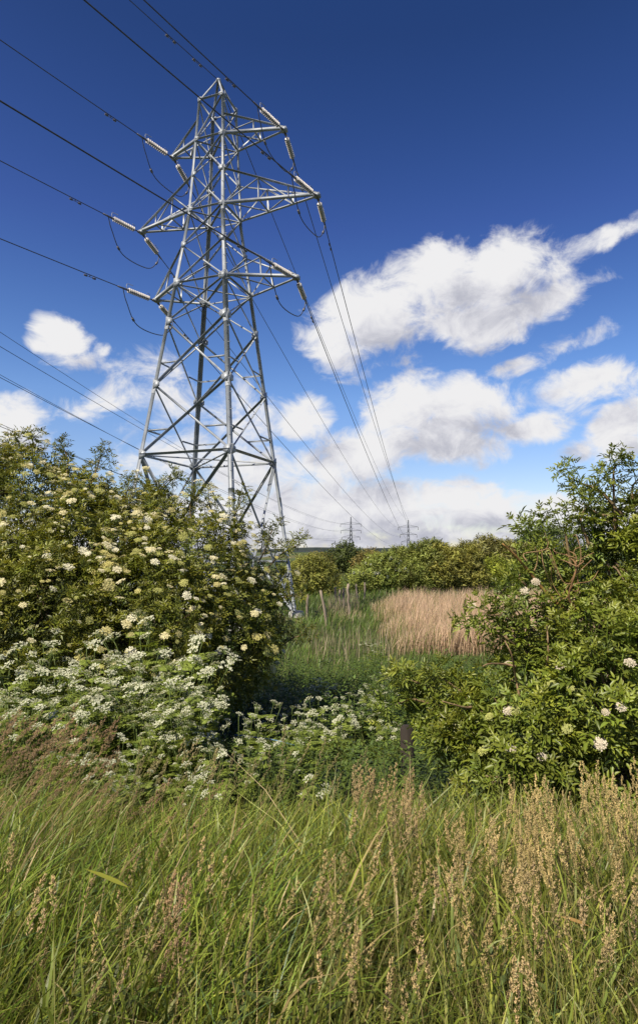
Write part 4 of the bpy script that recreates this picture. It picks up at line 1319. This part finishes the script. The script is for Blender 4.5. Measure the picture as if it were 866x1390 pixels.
CLOUDS = [  # photo px, py, rx, ry, tilt (deg, + rises to the right), weight
    (505, 432, 92, 50, 5, 1.0), (590, 400, 100, 62, 10, 1.0), (680, 375, 90, 52, 12, 1.0), (735, 412, 85, 26, 18, .8), (640, 445, 90, 34, 8, .95), (470, 470, 60, 26, 0, .6),
    (836, 312, 95, 15, 30, .68), (775, 350, 40, 20, 30, .55),
    (548, 560, 66, 55, 0, 1.1), (608, 556, 92, 40, 8, 1.05), (490, 612, 75, 42, 0, 1.0), (600, 600, 80, 36, 0, .9), (440, 640, 60, 26, 0, .8),
    (722, 574, 50, 23, 12, .95), (800, 525, 95, 34, 8, .8), (866, 580, 70, 40, 10, 1.0), (690, 498, 40, 16, 10, .75),
    (78, 460, 42, 32, 0, 1.0), (137, 474, 18, 15, 0, .65), (190, 505, 60, 40, 25, .62), (165, 545, 62, 26, 10, .6), (14, 580, 55, 38, 0, .9),
    (405, 562, 44, 36, 0, .85), (325, 565, 62, 48, 0, .6), (235, 620, 80, 45, 0, .62), (330, 645, 80, 48, 0, .75), (240, 545, 50, 30, 0, .5),
    (440, 690, 150, 46, 0, 1.0), (560, 690, 120, 42, 0, 1.0), (650, 690, 90, 40, 0, 1.0), (760, 700, 70, 32, 0, .9), (250, 720, 220, 50, 0, 1.0), (850, 720, 120, 30, 0, .8), (560, 735, 330, 18, 0, .9), (50, 730, 150, 40, 0, .8),
    (505, 495, 60, 14, 5, .42), (655, 528, 60, 16, 20, .5), (770, 468, 70, 16, 25, .5), (700, 440, 60, 18, 30, .6), (800, 600, 60, 14, 10, .45), (95, 490, 50, 22, 10, .62), (48, 475, 26, 16, 0, .7), (110, 455, 24, 14, 0, .6), (130, 545, 60, 20, 10, .5), (830, 690, 90, 26, 0, .85), (745, 690, 60, 30, 0, .95), (420, 575, 30, 16, 0, .6),
    (1050, 640, 120, 60, 0, .9), (1150, 480, 120, 60, 0, .9), (-200, 600, 160, 60, 0, .9), (-320, 420, 120, 60, 0, .9),
]

tcn = N('ShaderNodeTexCoord')


def cloud_group():
    ng = bpy.data.node_groups.new('cloud_field', 'ShaderNodeTree')
    ng.interface.new_socket('Direction', in_out='INPUT', socket_type='NodeSocketVector')
    ng.interface.new_socket('Field', in_out='OUTPUT', socket_type='NodeSocketFloat')
    n_, l_ = ng.nodes.new, ng.links.new
    gi, go = n_('NodeGroupInput'), n_('NodeGroupOutput')
    # domain warp
    w = n_('ShaderNodeTexNoise'); w.inputs['Scale'].default_value = 5.5; w.inputs['Detail'].default_value = 4
    l_(gi.outputs[0], w.inputs['Vector'])
    ws = n_('ShaderNodeVectorMath'); ws.operation = 'SUBTRACT'; ws.inputs[1].default_value = (.5, .5, .5); l_(w.outputs['Color'], ws.inputs[0])
    wm = n_('ShaderNodeVectorMath'); wm.operation = 'MULTIPLY_ADD'; wm.inputs[1].default_value = (.085, .085, .085)
    l_(ws.outputs[0], wm.inputs[0]); l_(gi.outputs[0], wm.inputs[2])
    acc = None
    for px, py, rx, ry, tilt, wt in CLOUDS:
        c = direction(px, py)
        e = 2.0
        ct, st = math.cos(R(tilt)), math.sin(R(tilt))
        ax = direction(px + e * ct, py - e * st) - c; ay = direction(px + e * st, py + e * ct) - c
        sx, sy = np.linalg.norm(ax) / e, np.linalg.norm(ay) / e
        ax = unit(ax) / (sx * rx); ay = unit(ay) / (sy * ry)
        sub = n_('ShaderNodeVectorMath'); sub.operation = 'SUBTRACT'; sub.inputs[1].default_value = c.tolist(); l_(wm.outputs[0], sub.inputs[0])
        d1 = n_('ShaderNodeVectorMath'); d1.operation = 'DOT_PRODUCT'; d1.inputs[1].default_value = ax.tolist(); l_(sub.outputs[0], d1.inputs[0])
        d2 = n_('ShaderNodeVectorMath'); d2.operation = 'DOT_PRODUCT'; d2.inputs[1].default_value = ay.tolist(); l_(sub.outputs[0], d2.inputs[0])
        d3 = n_('ShaderNodeVectorMath'); d3.operation = 'DOT_PRODUCT'; d3.inputs[1].default_value = c.tolist(); l_(gi.outputs[0], d3.inputs[0])
        m1 = n_('ShaderNodeMath'); m1.operation = 'MULTIPLY'; l_(d1.outputs['Value'], m1.inputs[0]); l_(d1.outputs['Value'], m1.inputs[1])
        m2 = n_('ShaderNodeMath'); m2.operation = 'MULTIPLY_ADD'; l_(d2.outputs['Value'], m2.inputs[0]); l_(d2.outputs['Value'], m2.inputs[1]); l_(m1.outputs[0], m2.inputs[2])
        ex = n_('ShaderNodeMath'); ex.operation = 'MULTIPLY_ADD'; ex.inputs[1].default_value = -wt * .74; ex.inputs[2].default_value = wt * 1.14; l_(m2.outputs[0], ex.inputs[0])
        # only on this side of the sky
        if acc is None: acc = ex.outputs[0]
        else:
            mx = n_('ShaderNodeMath'); mx.operation = 'SMOOTH_MAX'; mx.inputs[2].default_value = .25
            l_(acc, mx.inputs[0]); l_(ex.outputs[0], mx.inputs[1]); acc = mx.outputs[0]
    # billows
    mp = n_('ShaderNodeMapping'); mp.inputs['Scale'].default_value = (1, 1, 1.35); l_(gi.outputs[0], mp.inputs[0])
    no = n_('ShaderNodeTexNoise'); no.inputs['Scale'].default_value = 15; no.inputs['Detail'].default_value = 11; no.inputs['Roughness'].default_value = .64; no.inputs['Distortion'].default_value = .5
    l_(mp.outputs[0], no.inputs['Vector'])
    ad = n_('ShaderNodeMath'); ad.operation = 'MULTIPLY_ADD'; ad.inputs[1].default_value = 2.4; l_(no.outputs['Fac'], ad.inputs[0])
    s2 = n_('ShaderNodeMath'); s2.operation = 'ADD'; s2.inputs[1].default_value = -1.2 - .34; 
    cl = n_('ShaderNodeMath'); cl.operation = 'MAXIMUM'; cl.inputs[1].default_value = -1.0
    l_(acc, cl.inputs[0]); l_(cl.outputs[0], s2.inputs[0]); l_(s2.outputs[0], ad.inputs[2])
    # nothing below the horizon or behind the camera comes from these lobes
    l_(ad.outputs[0], go.inputs[0])
    return ng


NG = cloud_group()
ga = N('ShaderNodeGroup'); ga.node_tree = NG; L(tcn.outputs['Generated'], ga.inputs[0])
offv = direction(433 - 34, 560 - 40) - direction(433, 560)        # step towards the sun side of the sky
ob_ = N('ShaderNodeVectorMath'); ob_.operation = 'ADD'; ob_.inputs[1].default_value = offv.tolist(); L(tcn.outputs['Generated'], ob_.inputs[0])
gb = N('ShaderNodeGroup'); gb.node_tree = NG; L(ob_.outputs[0], gb.inputs[0])
den = N('ShaderNodeMapRange'); den.interpolation_type = 'SMOOTHSTEP'; den.inputs[1].default_value = -.20; den.inputs[2].default_value = .58; L(ga.outputs[0], den.inputs[0])
shd = N('ShaderNodeMapRange'); shd.interpolation_type = 'SMOOTHSTEP'; shd.inputs[1].default_value = .0; shd.inputs[2].default_value = 1.15; L(gb.outputs[0], shd.inputs[0])
ccol = N('ShaderNodeValToRGB'); e = ccol.color_ramp.elements
e[0].position = 0; e[0].color = (.90, .895, .905, 1); e[1].position = 1; e[1].color = (.50, .51, .59, 1)
x_ = e.new(.45); x_.color = (.75, .75, .80, 1)
L(shd.outputs[0], ccol.inputs[0])
hs = N('ShaderNodeHueSaturation'); hs.inputs['Saturation'].default_value = 1.35; hs.inputs['Value'].default_value = 1.0; L(sky.outputs[0], hs.inputs['Color'])
pol = N('ShaderNodeVectorMath'); pol.operation = 'MULTIPLY'; L(hs.outputs[0], pol.inputs[0])
sz = N('ShaderNodeSeparateXYZ'); L(tcn.outputs['Generated'], sz.inputs[0])
pr_ = N('ShaderNodeValToRGB'); pe = pr_.color_ramp.elements
pe[0].position = 0.0; pe[0].color = (.72, .70, .74, 1); pe[1].position = .67; pe[1].color = (.95, .38, .47, 1)
pm = pe.new(.24); pm.color = (1.42, .90, .90, 1)
pm = pe.new(.48); pm.color = (1.22, .53, .68, 1)
L(sz.outputs['Z'], pr_.inputs[0])
pv = N('ShaderNodeVectorMath'); pv.operation = 'SCALE'; pv.inputs['Scale'].default_value = 2.0; L(pr_.outputs[0], pv.inputs[0]); L(pv.outputs[0], pol.inputs[1])
bg1 = N('ShaderNodeBackground'); bg1.inputs['Strength'].default_value = .059; L(pol.outputs[0], bg1.inputs['Color'])
bg2 = N('ShaderNodeBackground'); bg2.inputs['Strength'].default_value = .68; L(ccol.outputs[0], bg2.inputs['Color'])
mxs = N('ShaderNodeMixShader'); L(den.outputs[0], mxs.inputs[0]); L(bg1.outputs[0], mxs.inputs[1]); L(bg2.outputs[0], mxs.inputs[2])
L(mxs.outputs[0], wout.inputs['Surface'])

vs = scene.view_settings
vs.view_transform = 'Standard'; vs.look = 'None'; vs.exposure = 0.5; vs.gamma = 1.0; vs.use_curve_mapping = False
scene.render.engine = 'CYCLES'
scene.cycles.max_bounces = 6; scene.cycles.transparent_max_bounces = 4
scene.cycles.diffuse_bounces = 3; scene.cycles.glossy_bounces = 2; scene.cycles.transmission_bounces = 3
scene.cycles.use_denoising = True
